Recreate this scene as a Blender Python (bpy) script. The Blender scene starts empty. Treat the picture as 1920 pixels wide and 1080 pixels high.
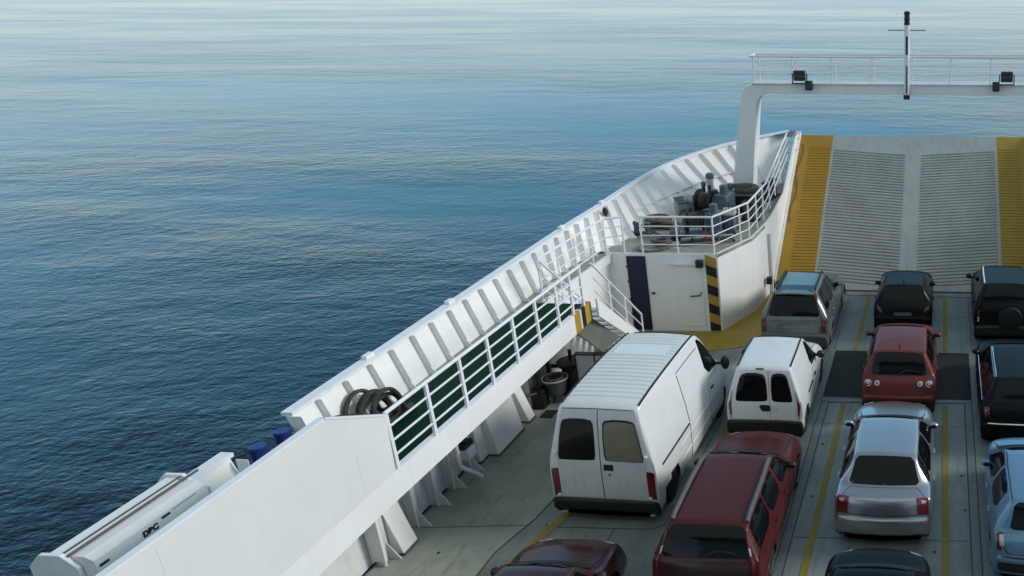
import bpy, math, random
from mathutils import Vector, Matrix
random.seed(7)
R = math.radians
sc = bpy.context.scene
COL = sc.collection

# ------------------------------------------------------------------ materials
def srgb(r, g, b):
    f = lambda c: (c / 12.92 if c <= .04045 else ((c + .055) / 1.055) ** 2.4)
    return (f(r / 255), f(g / 255), f(b / 255))

def mat(name, col, rough=.5, tracks=0., metal=0., var=.0, vscale=3., streak=0., streakcol=(.25, .2, .15), bump=0., bscale=40., coat=0.,
        spec=.5, spots=0., stretch=(1, 1, .12), rvar=0., flake=0.):
    m = bpy.data.materials.new(name); m.use_nodes = True
    nt = m.node_tree; N = nt.nodes; L = nt.links
    b = N['Principled BSDF']
    b.inputs['Roughness'].default_value = rough
    b.inputs['Metallic'].default_value = metal
    b.inputs['Coat Weight'].default_value = coat
    b.inputs['Coat Roughness'].default_value = .06
    b.inputs['Specular IOR Level'].default_value = spec
    tc = N.new('ShaderNodeTexCoord')
    def noise(scale, det=4., vec=None, rough_=.6):
        n = N.new('ShaderNodeTexNoise'); n.inputs['Scale'].default_value = scale
        n.inputs['Detail'].default_value = det; n.inputs['Roughness'].default_value = rough_
        L.new(vec or tc.outputs['Object'], n.inputs['Vector']); return n.outputs['Fac']
    def ramp(fac, a, bb):
        r = N.new('ShaderNodeMapRange'); r.inputs[1].default_value = a; r.inputs[2].default_value = bb
        L.new(fac, r.inputs[0]); return r.outputs[0]
    def mix(fac, a, bcol, mode='MIX'):
        x = N.new('ShaderNodeMix'); x.data_type = 'RGBA'; x.blend_type = mode
        if isinstance(fac, float): x.inputs[0].default_value = fac
        else: L.new(fac, x.inputs[0])
        if isinstance(a, tuple): x.inputs[6].default_value = (*a, 1)
        else: L.new(a, x.inputs[6])
        if isinstance(bcol, tuple): x.inputs[7].default_value = (*bcol, 1)
        else: L.new(bcol, x.inputs[7])
        return x.outputs[2]
    def mul(a, k):
        q = N.new('ShaderNodeMath'); q.operation = 'MULTIPLY'; L.new(a, q.inputs[0]); q.inputs[1].default_value = k; return q.outputs[0]
    cur = col
    if var:
        dark = tuple(c * (1 - var) for c in col); light = tuple(min(1, c * (1 + var)) for c in col)
        cur = mix(ramp(noise(vscale, 6.), .3, .7), dark, light)
        b2 = ramp(noise(vscale * 9, 3.), .35, .75)
        cur = mix(mul(b2, var * .6), cur, tuple(c * .6 for c in col))
    if streak:
        mp = N.new('ShaderNodeMapping'); mp.inputs['Scale'].default_value = stretch
        L.new(tc.outputs['Object'], mp.inputs['Vector'])
        s = ramp(noise(7., 5., mp.outputs[0]), .52, .8)
        cur = mix(mul(s, streak), cur, streakcol)
    if tracks:
        mp = N.new('ShaderNodeMapping'); mp.inputs['Scale'].default_value = (2.6, .05, 1)
        L.new(tc.outputs['Object'], mp.inputs['Vector'])
        s = ramp(noise(1.3, 4., mp.outputs[0]), .5, .72)
        cur = mix(mul(s, tracks), cur, tuple(c * .45 for c in col))
    if spots:
        s = ramp(noise(1.7, 8., None, .72), .62, .74)
        cur = mix(mul(s, spots), cur, streakcol)
    if isinstance(cur, tuple): b.inputs['Base Color'].default_value = (*cur, 1)
    else: L.new(cur, b.inputs['Base Color'])
    if rvar:
        rr = N.new('ShaderNodeMapRange'); rr.inputs[1].default_value = .3; rr.inputs[2].default_value = .7
        rr.inputs[3].default_value = max(.02, rough - rvar); rr.inputs[4].default_value = min(1, rough + rvar)
        L.new(noise(1.1, 5.), rr.inputs[0]); L.new(rr.outputs[0], b.inputs['Roughness'])
    if bump or flake:
        bn = N.new('ShaderNodeBump'); bn.inputs['Strength'].default_value = bump or flake; bn.inputs['Distance'].default_value = .02
        L.new(noise(bscale, 3.), bn.inputs['Height']); L.new(bn.outputs[0], b.inputs['Normal'])
    return m

M = {}
M['white'] = mat('white_ship_paint', (.82, .83, .82), .42, var=.04, vscale=.8, streak=.16, streakcol=(.5, .47, .42), bump=.12, bscale=4.)
M['screen'] = mat('plain_off_white_paint', (.73, .74, .735), .45, var=.035, vscale=.6, streak=.12, streakcol=(.45, .42, .37), bump=.2, bscale=2.)
M['white2'] = mat('worn_white_paint', (.66, .68, .68), .5, var=.08, vscale=1.5, streak=.5, streakcol=(.36, .31, .25), bump=.15, bscale=5.)
M['rail'] = mat('white_rail_paint', (.78, .8, .82), .35, var=.05, vscale=6.)
M['deck'] = mat('grey_green_deck_paint', (.215, .255, .248), .42, var=.25, vscale=.7, streak=.55, streakcol=(.065, .08, .078), stretch=(1, .12, 1), bump=.25, bscale=60., rvar=.16, spots=.55, tracks=.45)
M['deck2'] = mat('worn_green_grey_deck_paint', (.32, .355, .31), .6, var=.25, vscale=.9, streak=.5, streakcol=(.1, .105, .085), stretch=(1, .2, 1), bump=.3, bscale=60., rvar=.15, spots=.3)
M['seam'] = mat('dark_deck_seam', (.065, .076, .073), .7, var=.3, vscale=8.)
M['weld'] = mat('deck_edge_plate', (.17, .2, .2), .4, var=.2, vscale=3., bump=.2, bscale=60.)
M['hatch'] = mat('dark_nonslip_paint', (.02, .027, .025), .75, var=.25, vscale=2., bump=.5, bscale=120., spots=.2, streakcol=(.05, .055, .05))
M['yellow'] = mat('yellow_deck_and_shaded_band_paint', (.33, .235, .025), .55, var=.15, vscale=1.2, streak=.45, streakcol=(.16, .12, .03), stretch=(1, .3, 1), bump=.2, bscale=60.)
M['lane'] = mat('worn_yellow_line_paint', (.25, .2, .022), .6, var=.18, vscale=4., spots=.45, streakcol=(.16, .15, .09), bump=.2, bscale=60.)
M['ramp'] = mat('grey_ramp_paint', (.34, .385, .375), .5, var=.1, vscale=.9, streak=.5, streakcol=(.19, .2, .18), stretch=(1, .25, .25), bump=.2, bscale=50.)
M['groove'] = mat('dark_ramp_cleat_steel', (.205, .215, .185), .7, var=.3, vscale=2.)  # cleat bars, darker than the ramp plate
M['ycleat'] = mat('yellow_cleat_paint', (.3, .18, .014), .6, var=.2, vscale=2.)
M['orange'] = mat('amber_ramp_paint', (.37, .215, .016), .55, var=.13, vscale=1.1, streak=.5, streakcol=(.25, .12, .02), stretch=(1, .15, .15), bump=.2, bscale=50.)
M['green'] = mat('dark_green_deck_paint', (.004, .03, .017), .7, var=.25, vscale=1.3, bump=.2, bscale=80., spec=.1)
M['beige'] = mat('beige_deck_paint', (.3, .31, .26), .65, var=.15, vscale=1.5, spots=.5, streakcol=(.18, .17, .12))
M['navy'] = mat('navy_door_paint', (.003, .005, .034), .6, var=.15, vscale=2.)
M['black'] = mat('black_paint', (.008, .009, .009), .45, var=.2, vscale=3.)
M['stripe_y'] = mat('hazard_yellow_paint', (.42, .26, .03), .5, var=.12, vscale=4.)
M['greypanel'] = mat('dark_grey_canvas', (.12, .13, .11), .8, var=.15, vscale=2., bump=.2, bscale=80.)
M['blue'] = mat('blue_bollard_paint', (.008, .028, .17), .4, var=.15, vscale=5.)
M['rope'] = mat('weathered_rope', (.14, .125, .095), .9, var=.35, vscale=12., bump=.9, bscale=60.)
M['hose'] = mat('grimy_grey_hose', (.032, .032, .026), .65, var=.4, vscale=8., bump=.4, bscale=40.)
M['mach'] = mat('blue_grey_machinery_paint', (.10, .135, .16), .45, var=.2, vscale=5., streak=.4, streakcol=(.05, .05, .045), bump=.2)
M['machd'] = mat('dark_greasy_steel', (.03, .033, .033), .5, metal=.3, var=.3, vscale=6.)
M['machl'] = mat('pale_machinery_paint', (.42, .44, .40), .5, var=.15, vscale=5., streak=.4)
M['red'] = mat('red_paint', (.25, .012, .015), .45, var=.15, vscale=6.)
M['rust'] = mat('rusty_steel', (.12, .05, .02), .8, var=.35, vscale=8.)
M['hull'] = mat('hull_blue_paint', (.02, .05, .14), .4, var=.1, vscale=1., streak=.3)
# vehicles
M['vanwhite'] = mat('white_van_paint', (.72, .75, .75), .3, var=.035, vscale=2., coat=.4, streak=.12, streakcol=(.42, .41, .38))
M['vandirty'] = mat('dusty_white_van_door_paint', (.6, .625, .63), .42, var=.07, vscale=2.5, coat=.15, streak=.4, streakcol=(.42, .41, .38), spots=.2)
M['silver'] = mat('silver_car_paint', (.4, .425, .45), .28, metal=.75, var=.03, vscale=3., coat=.7)
M['greysilver'] = mat('grey_green_car_paint', (.14, .165, .155), .33, metal=.5, var=.04, vscale=3., coat=.7)
M['redpaint'] = mat('brick_red_car_paint', (.125, .021, .016), .4, var=.05, vscale=3., coat=.2, spec=.28)
M['wine'] = mat('wine_red_car_paint', (.07, .0095, .0075), .42, var=.09, vscale=2., coat=.12, spec=.25)
M['maroon'] = mat('dark_maroon_car_paint', (.032, .008, .0075), .32, var=.05, vscale=2., coat=.3)
M['blackpaint'] = mat('black_car_paint', (.004, .0055, .006), .33, var=.05, vscale=3., spec=.16)
M['bluepaint'] = mat('pale_blue_car_paint', (.14, .27, .40), .32, metal=.35, var=.04, vscale=3., coat=.7)
M['glass'] = mat('tinted_car_glass', (.004, .006, .007), .07, spec=.28)
M['glassp'] = mat('beige_backed_glass', (.19, .18, .125), .2, var=.12, vscale=5., spec=.5, spots=.25, streakcol=(.1, .09, .06))
M['gasket'] = mat('black_rubber', (.006, .006, .006), .6)
M['trim'] = mat('black_plastic_trim', (.012, .014, .014), .5, var=.1, vscale=5.)
M['greytrim'] = mat('grey_plastic_trim', (.09, .1, .1), .5, var=.1, vscale=5.)
M['tyre'] = mat('tyre_rubber', (.012, .012, .012), .8, var=.2, vscale=10.)
M['rim'] = mat('alloy_rim', (.5, .52, .54), .3, metal=.8)
M['steelrim'] = mat('dark_steel_rim', (.05, .055, .055), .45, metal=.5)
M['chrome'] = mat('chrome_strip', (.75, .78, .8), .15, metal=1.)
M['lampred'] = mat('red_lamp_lens', (.15, .01, .013), .2, var=.35, vscale=14., coat=.6)
M['lamporange'] = mat('orange_lamp_lens', (.45, .09, .02), .15, coat=.8)
M['lampclear'] = mat('clear_lamp_lens', (.55, .57, .58), .12, var=.2, vscale=25., coat=.8)
M['plate'] = mat('licence_plate_white', (.55, .57, .57), .4)
M['lampglass'] = mat('floodlight_glass', (.012, .016, .015), .12)

# ------------------------------------------------------------------ mesh helper
class MB:
    def __init__(s): s.v = []; s.f = []; s.mi = []
    def add(s, vs, fs, mi=0):
        o = len(s.v); s.v += [tuple(p) for p in vs]
        for f in fs: s.f.append([i + o for i in f]); s.mi.append(mi)
    def hexa(s, p, mi=0):
        s.add(p, [(0, 3, 2, 1), (4, 5, 6, 7), (0, 1, 5, 4), (1, 2, 6, 5), (2, 3, 7, 6), (3, 0, 4, 7)], mi)
    def box(s, x0, x1, y0, y1, z0, z1, mi=0):
        s.hexa([(x0, y0, z0), (x1, y0, z0), (x1, y1, z0), (x0, y1, z0), (x0, y0, z1), (x1, y0, z1), (x1, y1, z1), (x0, y1, z1)], mi); return s
    def bar(s, a, b, w, h, mi=0, up=(0, 0, 1)):
        a = Vector(a); b = Vector(b); d = (b - a).normalized(); up = Vector(up)
        if abs(d.dot(up)) > .95: up = Vector((0, 1, 0))
        x = d.cross(up).normalized(); y = x.cross(d)
        q = [a - x * w / 2 - y * h / 2, a + x * w / 2 - y * h / 2, a + x * w / 2 + y * h / 2, a - x * w / 2 + y * h / 2]
        s.hexa(q + [p + (b - a) for p in q], mi); return s
    def prism(s, poly, vec, mi=0):
        n = len(poly); vec = Vector(vec); P = [Vector(p) for p in poly]
        s.add(P + [p + vec for p in P], [tuple(range(n))[::-1], tuple(range(n, 2 * n))] + [(i, (i + 1) % n, n + (i + 1) % n, n + i) for i in range(n)], mi); return s
    def tube(s, pts, r, n=8, closed=False, mi=0):
        P = [Vector(p) for p in pts]; m = len(P); rings = []
        up = Vector((.13, .21, .97))
        for i in range(m):
            if closed: t = P[(i + 1) % m] - P[i - 1]
            else: t = P[min(i + 1, m - 1)] - P[max(i - 1, 0)]
            t.normalize(); x = t.cross(up)
            if x.length < 1e-3: x = t.cross(Vector((1, 0, 0)))
            x.normalize(); y = x.cross(t)
            rr = r[i] if isinstance(r, (list, tuple)) else r
            rings.append([P[i] + (x * math.cos(2 * math.pi * k / n) + y * math.sin(2 * math.pi * k / n)) * rr for k in range(n)])
        vs = [p for q in rings for p in q]; fs = []
        for i in range(m if closed else m - 1):
            j = (i + 1) % m
            for k in range(n): fs.append((i * n + k, i * n + (k + 1) % n, j * n + (k + 1) % n, j * n + k))
        if not closed: fs += [tuple(range(n))[::-1], tuple((m - 1) * n + k for k in range(n))]
        s.add(vs, fs, mi); return s
    def lathe(s, prof, org, axis, n=24, mi=0):
        axis = Vector(axis).normalized(); x = axis.orthogonal().normalized(); y = axis.cross(x); o = Vector(org)
        vs = []; fs = []
        for r, h in prof:
            for k in range(n):
                a = 2 * math.pi * k / n; vs.append(o + axis * h + (x * math.cos(a) + y * math.sin(a)) * r)
        for i in range(len(prof) - 1):
            for k in range(n): fs.append((i * n + k, i * n + (k + 1) % n, (i + 1) * n + (k + 1) % n, (i + 1) * n + k))
        fs += [tuple(range(n))[::-1], tuple((len(prof) - 1) * n + k for k in range(n))]
        s.add(vs, fs, mi); return s
    def cyl(s, a, b, r, n=16, mi=0, r2=None):
        a = Vector(a); b = Vector(b)
        return s.lathe([(r, 0), (r if r2 is None else r2, (b - a).length)], a, b - a, n, mi)
    def build(s, name, m, parent=None, smooth=35, bevel=0., fix=True):
        me = bpy.data.meshes.new(name); me.from_pydata(s.v, [], s.f); me.update()
        for x in (m if isinstance(m, (list, tuple)) else [m]): me.materials.append(M[x] if isinstance(x, str) else x)
        for p, k in zip(me.polygons, s.mi): p.material_index = k
        if fix:
            import bmesh
            bm = bmesh.new(); bm.from_mesh(me); bmesh.ops.recalc_face_normals(bm, faces=bm.faces); bm.to_mesh(me); bm.free()
        if smooth:
            for p in me.polygons: p.use_smooth = True
            me.set_sharp_from_angle(angle=R(smooth))
        o = bpy.data.objects.new(name, me); COL.objects.link(o)
        if parent: o.parent = parent
        if bevel:
            b = o.modifiers.new('bevel', 'BEVEL'); b.width = bevel; b.segments = 2; b.limit_method = 'ANGLE'; b.angle_limit = R(40)
            b.harden_normals = False
        return o

def tag(o, label, cat, group=None, kind=None):
    if label: o['label'] = label
    if cat: o['category'] = cat
    if group: o['group'] = group
    if kind: o['kind'] = kind
    return o
def thing(name, label, cat, loc=(0, 0, 0), rz=0., group=None):
    o = bpy.data.objects.new(name, None); COL.objects.link(o); o.location = loc; o.rotation_euler = (0, 0, rz)
    o.empty_display_size = .2
    return tag(o, label, cat, group)
def part(name, mb, m, parent, label=None, **k):
    o = mb.build(name, m, parent, **k)
    if label: o['label'] = label
    return o
def lerp(a, b, t): return a + (b - a) * t
def vlerp(a, b, t): return tuple(lerp(x, y, t) for x, y in zip(a, b))

# ------------------------------------------------------------------ monotone interpolation
def slopes(y):
    n = len(y); d = [y[i + 1] - y[i] for i in range(n - 1)]; m = [d[0]]
    for i in range(1, n - 1):
        m.append(0. if d[i - 1] * d[i] <= 0 else 2 * d[i - 1] * d[i] / (d[i - 1] + d[i]))
    return m + [d[-1]]
def herm(y, m, t):
    i = max(0, min(len(y) - 2, int(t))); h = t - i
    h2 = h * h; h3 = h2 * h
    return (2 * h3 - 3 * h2 + 1) * y[i] + (h3 - 2 * h2 + h) * m[i] + (3 * h2 - 2 * h3) * y[i + 1] + (h3 - h2) * m[i + 1]
def curve(pts, t):
    return tuple(herm(c, slopes(c), t) for c in zip(*pts))

# ================================================================== the ferry
ZU = 2.35                      # level of the upper walkway and forecastle above the car deck

def wallbox(mb, a, b, z0, z1, t, mi=0):
    """vertical plate from a to b (xy), thickness t to the left of a->b"""
    d = Vector((b[0] - a[0], b[1] - a[1], 0)).normalized(); n = Vector((-d.y, d.x, 0)) * t
    A = Vector((a[0], a[1], z0)); B = Vector((b[0], b[1], z0)); up = Vector((0, 0, z1 - z0))
    mb.hexa([A, B, B + n, A + n, A + up, B + up, B + n + up, A + n + up], mi)

# ---- car deck (setting)
mb = MB(); mb.box(-9.85, 9.0, 1.0, 25.8, -.25, 0)
deck = mb.build('deck', 'deck', bevel=0); deck['kind'] = 'structure'
mb = MB(); mb.prism([(-9.8, 1, .004), (-7.95, 1, .004), (-7.9, 12.2, .004), (-7.6, 13.3, .004), (-7.42, 15.3, .004), (-7.6, 20.2, .004), (-9.8, 21.6, .004)], (0, 0, -.002))
side = part('side_deck_coating', mb, 'deck2', deck)
mb = MB()
def seam(mb, pts, w=.018, z=.008):
    for a, b in zip(pts, pts[1:]):
        d = Vector((b[0] - a[0], b[1] - a[1], 0)); d.normalize(); n = Vector((-d.y, d.x, 0)) * w / 2
        A = Vector((*a, z)); B = Vector((*b, z)); mb.add([A - n, B - n, B + n, A + n], [(0, 1, 2, 3)])
seam(mb, [(-7.93, 9), (-7.89, 12.2), (-7.62, 13.2), (-7.45, 14.8), (-7.6, 18.5)], .03)
seam(mb, [(-9.6, 12.8), (-7.7, 12.98)])
seam(mb, [(-7.35, 13.05), (-7.28, 12.95), (-5.3, 12.98), (-5.1, 13.12), (-5.05, 13.5), (-5.0, 19)], .022)
seam(mb, [(-6.0, 12.95), (-5.98, 10.5)], .015)
for pts, w in [([(-2.62, 5), (-2.62, 18.13), (.68, 18.25), (.68, 5)], .028), ([(-2.8, 5), (-2.8, 18.33), (.86, 18.45), (.86, 5)], .022),
               ([(-2.62, 12.9), (.68, 12.95)], .012), ([(-2.62, 17.1), (-1.9, 17.1)], .012), ([(-.1, 17.1), (.68, 17.1)], .012),
               ([(-4.95, 25.4), (3.3, 25.4)], .03), ([(-2.45, 11.55), (-1.7, 11.55)], .02),
               ([(-2.85, 21.15), (-2.85, 25.4)], .012), ([(.95, 21.3), (.95, 25.4)], .012), ([(1.35, 18), (1.35, 5)], .02)]:
    seam(mb, pts, w)
part('deck_seam', mb, 'seam', deck, smooth=0)
mb = MB()
for x0, x1 in [(-2.79, -2.635), (.695, .845)]: mb.add([(x0, 5, .007), (x1, 5, .007), (x1, 18.2, .007), (x0, 18.2, .007)], [(0, 1, 2, 3)])
mb.add([(-2.79, 18.17, .007), (.845, 18.27, .007), (.845, 18.43, .007), (-2.79, 18.31, .007)], [(0, 1, 2, 3)])
part('cover_edge_plate', mb, 'weld', deck, smooth=0)
for X in (-2.25, .215):
    for y0, y1 in ((4, 18.12), (18.5, 18.6), (21.2, 25.35)):
        if y1 - y0 < .3: continue
        mb = MB(); w = .065
        mb.add([(X - w, y0, .012), (X + w, y0, .012), (X + w, y1, .012), (X - w, y1, .012)], [(0, 1, 2, 3)])
        part('lane_line', mb, 'lane', deck, smooth=0)
mb = MB(); mb.add([(-7.72, 11.2, .012), (-7.55, 11.2, .012), (-6.85, 13.9, .012), (-7.02, 13.9, .012)], [(0, 1, 2, 3)])
part('lane_line', mb, 'lane', deck, smooth=0)
for y0, y1 in ((4, 9.5), (15.2, 16.9)):
    mb = MB(); mb.add([(-4.85, y0, .012), (-4.72, y0, .012), (-4.72, y1, .012), (-4.85, y1, .012)], [(0, 1, 2, 3)]); part('lane_line', mb, 'lane', deck, smooth=0)
mb = MB(); mb.box(-2.8, .86, 18.42, 21.12, .004, .012); part('hatch_cover', mb, 'hatch', deck, smooth=0)
mb = MB(); mb.prism([(-9.2, 22.15, .011), (-7.6, 20.6, .011), (-6.6, 20.75, .011), (-5.3, 21.25, .011), (-4.75, 22.2, .011), (-4.75, 25.4, .011), (-5.55, 25.4, .011), (-5.62, 23.9, .011), (-6.3, 22.25, .011)], (0, 0, -.003))
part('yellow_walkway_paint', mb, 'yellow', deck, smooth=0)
for x, y in [(-8.45, 11.25)]:
    mb = MB(); mb.lathe([(.3, 0), (.3, .006), (.27, .006)], (x, y, .006), (0, 0, 1), 28)
    part('manhole_cover', mb, 'deck2', deck)
for i, (x, y) in enumerate([(-1.9, 11.25), (.02, 12.6), (.55, 15.1), (-2.45, 14.2), (.6, 13.9), (-8.9, 12.1), (-2.5, 16.2), (1.2, 14.8)]):
    mb = MB(); mb.lathe([(.028, 0), (.028, .004)], (x, y, .008), (0, 0, 1), 10); part('lashing_pot', mb, 'black', deck, smooth=0)

# ---- bow ramp
t = thing('bow_ramp', 'raised grey bow ramp with cross cleats, a plain centre strip and amber side bands', 'ramp', (-1.03, 25.8, 0))
ry, rz = 6.5, 3.92; RL = math.hypot(ry, rz); dirr = Vector((0, ry / RL, rz / RL)); nrm = Vector((0, -rz / RL, ry / RL))
def rp(x, s, h=0.): return Vector((x, 0, 0)) + dirr * s + nrm * h
def rslab(mb, x0, x1, s0, s1, h0, h1, sk=0.):
    mb.hexa([rp(x0, s0, h0), rp(x1, s0 + sk, h0), rp(x1, s1 + sk, h0), rp(x0, s1, h0), rp(x0, s0, h1), rp(x1, s0 + sk, h1), rp(x1, s1 + sk, h1), rp(x0, s1, h1)])
mb = MB(); rslab(mb, -3.12, 3.12, .02, RL, -.22, 0); part('ramp_plate', mb, 'ramp', t, smooth=0)
for sx in (-1, 1):
    mb = MB(); a, b = sorted((sx * 3.121, sx * 4.36)); rslab(mb, a, b, .02, RL, -.22, 0); part('side_band', mb, 'orange' if sx < 0 else 'yellow', t, smooth=0)  # right band in duller yellow, its shade partly put into the colour
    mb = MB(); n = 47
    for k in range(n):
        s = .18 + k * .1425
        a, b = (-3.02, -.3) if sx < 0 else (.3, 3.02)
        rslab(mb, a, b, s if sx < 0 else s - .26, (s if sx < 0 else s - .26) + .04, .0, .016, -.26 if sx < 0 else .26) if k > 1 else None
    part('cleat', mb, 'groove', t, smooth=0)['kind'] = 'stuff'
    mb = MB()
    for k in range(n):
        s = .3 + k * .1425; a, b = sorted((sx * 3.15, sx * 3.98))
        rslab(mb, a, b, s, s + .03, .0, .013)
    part('band_cleat', mb, 'ycleat', t, smooth=0)['kind'] = 'stuff'
    mb = MB(); a, b = sorted((sx * 4.365, sx * 4.6))
    rslab(mb, a, b, .3, RL + .05, -.3, .16); fl = part('side_flange', mb, 'white2', t, bevel=.02)
    mb = MB()
    for s in (7.2, 6.55, 5.1, 3.9, 2.9, 2.0, 1.2): mb.cyl(rp(sx * 4.48, s, .16), rp(sx * 4.48, s, .2), .06 if s > 6 else .03, 10)
    part('flange_bolt', mb, 'rust', fl)
mb = MB(); mb.tube([rp(-2.7 - 1.55, s, .02 + .015 * math.sin(s * 9)) + Vector((.06 * math.sin(s * 3.1), 0, 0)) for s in [3.0 + .1 * i for i in range(42)]], .014, 5)
part('securing_chain', mb, 'rust', t)
mb = MB(); mb.cyl(rp(-4.3, 0, -.02), rp(4.3, 0, -.02), .05, 10); part('hinge_pin', mb, 'machd', t)

# ---- forecastle, upper walkway and side deck
foot = [(-10.02, 3.0, ZU), (-10.02, 10, ZU), (-10.02, 15, ZU), (-10.02, 19, ZU), (-10.0, 20.3, ZU), (-9.88, 21.4, ZU), (-9.62, 22.4, ZU), (-9.2, 24., ZU), (-8.75, 25.5, ZU), (-8.1, 27.0, ZU), (-7.3, 28.6, ZU), (-6.5, 30.0, ZU), (-5.9, 31.0, ZU)]
top = [(-10.3, 3.0, 3.23), (-10.3, 10, 3.23), (-10.3, 15, 3.23), (-10.3, 19, 3.23), (-10.3, 20.6, 3.23), (-10.3, 22.1, 3.23), (-10.26, 23.6, 3.22), (-10.2, 25.2, 3.26), (-10.0, 26.9, 3.36), (-9.62, 28.3, 3.5), (-8.84, 29.6, 3.7), (-7.6, 30.9, 3.9), (-5.8, 32.2, 4.1)]
mb = MB()
fp = [(-9.3, 22.2), (-6.25, 22.3), (-5.6, 23.94), (-5.5, 25.2), (-5.5, 31.4)] + [(x, y) for x, y, z in foot[::-1] if y > 21.5]
mb.prism([(x, y, ZU) for x, y in fp], (0, 0, -.1))
fc = mb.build('forecastle_deck', 'beige', smooth=0); fc['kind'] = 'structure'
mb = MB(); mb.prism([(-9.5, 18.42, ZU), (-9.28, 22.19, ZU), (-9.75, 22.19, ZU), (-10.0, 20.4, ZU), (-10.06, 18.42, ZU)], (0, 0, -.1))
part('side_strip', mb, 'beige', fc, smooth=0)
mb = MB(); mb.box(-10.06, -8.66, 3.0, 18.4, ZU - .1, ZU)
wk = mb.build('side_walkway', 'beige', smooth=0); wk['kind'] = 'structure'
mb = MB(); mb.prism([(-9.84, 10.8, ZU + .006), (-8.655, 10.8, ZU + .006), (-8.46, 18.38, ZU + .006), (-9.86, 18.36, ZU + .004)], (0, 0, -.002))
part('walkway_paint', mb, 'green', wk, smooth=0)

# ---- outer bulwark with frames
def edge(n0, n1, step=.55, along=top):
    """parameter values spaced about `step` metres along the curve"""
    out = []; t_ = n0; last = Vector(curve(along, n0)); out.append(n0); acc = 0
    N = 900
    for i in range(1, N + 1):
        q = n0 + (n1 - n0) * i / N; p = Vector(curve(along, q)); acc += (p - last).length; last = p
        if acc >= step: out.append(q); acc -= step
    return out
def find(y, along=top):
    lo, hi = 0., len(along) - 1.
    for _ in range(50):
        m_ = (lo + hi) / 2
        if curve(along, m_)[1] < y: lo = m_
        else: hi = m_
    return lo
def bulwark(name, label, y0, y1, rail_r=.06):
    t = thing(name, label, 'bulwark', (-10.2, (y0 + y1) / 2, ZU)); o = Vector(t.location)
    u0, u1 = find(y0), find(y1)
    n = max(2, int((y1 - y0) / .25)); us = [u0 + (u1 - u0) * i / n for i in range(n + 1)]
    T = [Vector(curve(top, u)) - o for u in us]; F = [Vector(curve(foot, u)) - o for u in us]
    mb = MB(); vs = []
    for a, b in zip(T, F):
        out = Vector((-.035, .01, 0)); vs += [b, a, a + out, b + out]
    fs = []
    for i in range(n):
        q = i * 4; fs += [(q + j, q + (j + 1) % 4, q + 4 + (j + 1) % 4, q + 4 + j) for j in range(4)]
    fs += [(0, 1, 2, 3), (n * 4, n * 4 + 3, n * 4 + 2, n * 4 + 1)]
    mb.add(vs, fs); part('bulwark_plate', mb, 'white', t, smooth=50)
    # flat top cap
    mb = MB(); vs = []; fs = []
    for i, u in enumerate(us):
        p = T[i]; d = (T[min(i + 1, n)] - T[max(0, i - 1)]); d.z = 0; d.normalize(); nn = Vector((d.y, -d.x, 0))
        vs += [p + nn * .1 + Vector((0, 0, -.03)), p + nn * .1 + Vector((0, 0, .03)), p - nn * .09 + Vector((0, 0, .03)), p - nn * .09 + Vector((0, 0, -.03))]
    for i in range(n):
        q = i * 4; fs += [(q + j, q + (j + 1) % 4, q + 4 + (j + 1) % 4, q + 4 + j) for j in range(4)]
    fs += [(0, 1, 2, 3), (n * 4, n * 4 + 3, n * 4 + 2, n * 4 + 1)]
    mb.add(vs, fs); part('bulwark_cap', mb, 'rail', t, smooth=30)
    return t, o, us
bw, bo, us = bulwark('bulwark', 'long white ribbed bulwark curving from the walkway up to the bow ramp', 11.3, 32.15)
for u in edge(find(11.9), find(31.4), .65):
    T = Vector(curve(top, u)) - bo; F = Vector(curve(foot, u)) - bo
    d = Vector(curve(top, min(u + .05, 12))) - Vector(curve(top, u - .05)); d.z = 0; d.normalize(); nn = Vector((d.y, -d.x, 0))
    fw = max(0., min(1., (T.y + bo.y - 20) / 6)); mb = MB(); a = .005; dt = lerp(.1, .2, fw); df = lerp(.19, .27, fw)
    T2 = T - Vector((0, 0, .03)) + (F - T).normalized() * .02
    poly = [T2 + nn * a, T2 + nn * dt, Vector(vlerp(T2, F, .12)) + nn * dt, Vector(vlerp(T2, F, .8)) + nn * dt, F + nn * df, F + nn * a]
    mb.prism([p - d * .008 for p in poly], d * .016)
    mb.bar(poly[1] + nn * .004, poly[3] + nn * .004, .06, .012, up=d)
    part('stiffener', mb, 'white', bw, smooth=0)
mb = MB(); mb.prism([(-10.31 - bo.x, 11.285 - bo.y, 3.2 - bo.z), (-10.05 - bo.x, 11.285 - bo.y, 3.2 - bo.z), (-9.82 - bo.x, 11.285 - bo.y, ZU - bo.z), (-10.05 - bo.x, 11.285 - bo.y, ZU - bo.z)], (0, .014, 0)); part('end_plate', mb, 'white', bw, smooth=0)
mb = MB(); mb.prism([(x - bo.x, y - bo.y, z - bo.z) for x, y, z in [(-6.6, 31.75, 4.02), (-5.78, 32.22, 4.1), (-5.6, 32.25, 4.1), (-5.62, 31.5, 4.02)]], (0, 0, -.02)); part('breast_plate', mb, 'greytrim', bw, smooth=0)
mb = MB()
q0, q1 = find(25.6), find(31.2); pts = []
for i in range(15):
    u = lerp(q0, q1, i / 14); p = Vector(vlerp(curve(top, u), curve(foot, u), .52)) - bo
    d = Vector(curve(top, min(12, u + .05))) - Vector(curve(top, u - .05)); d.z = 0; d.normalize(); pts.append(p + Vector((d.y, -d.x, 0)) * .07)
for a, b in zip(pts, pts[1:]): mb.bar(a, b, .14, .012)
part('bulwark_stringer', mb, 'white', bw, smooth=0)
mb = MB()
for y in (13.35, 16.05, 21.6, 24.3):
    p = Vector(curve(top, find(y))) - bo; mb.box(p.x - .06, p.x + .05, p.y - .11, p.y + .11, p.z + .028, p.z + .1)
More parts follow.
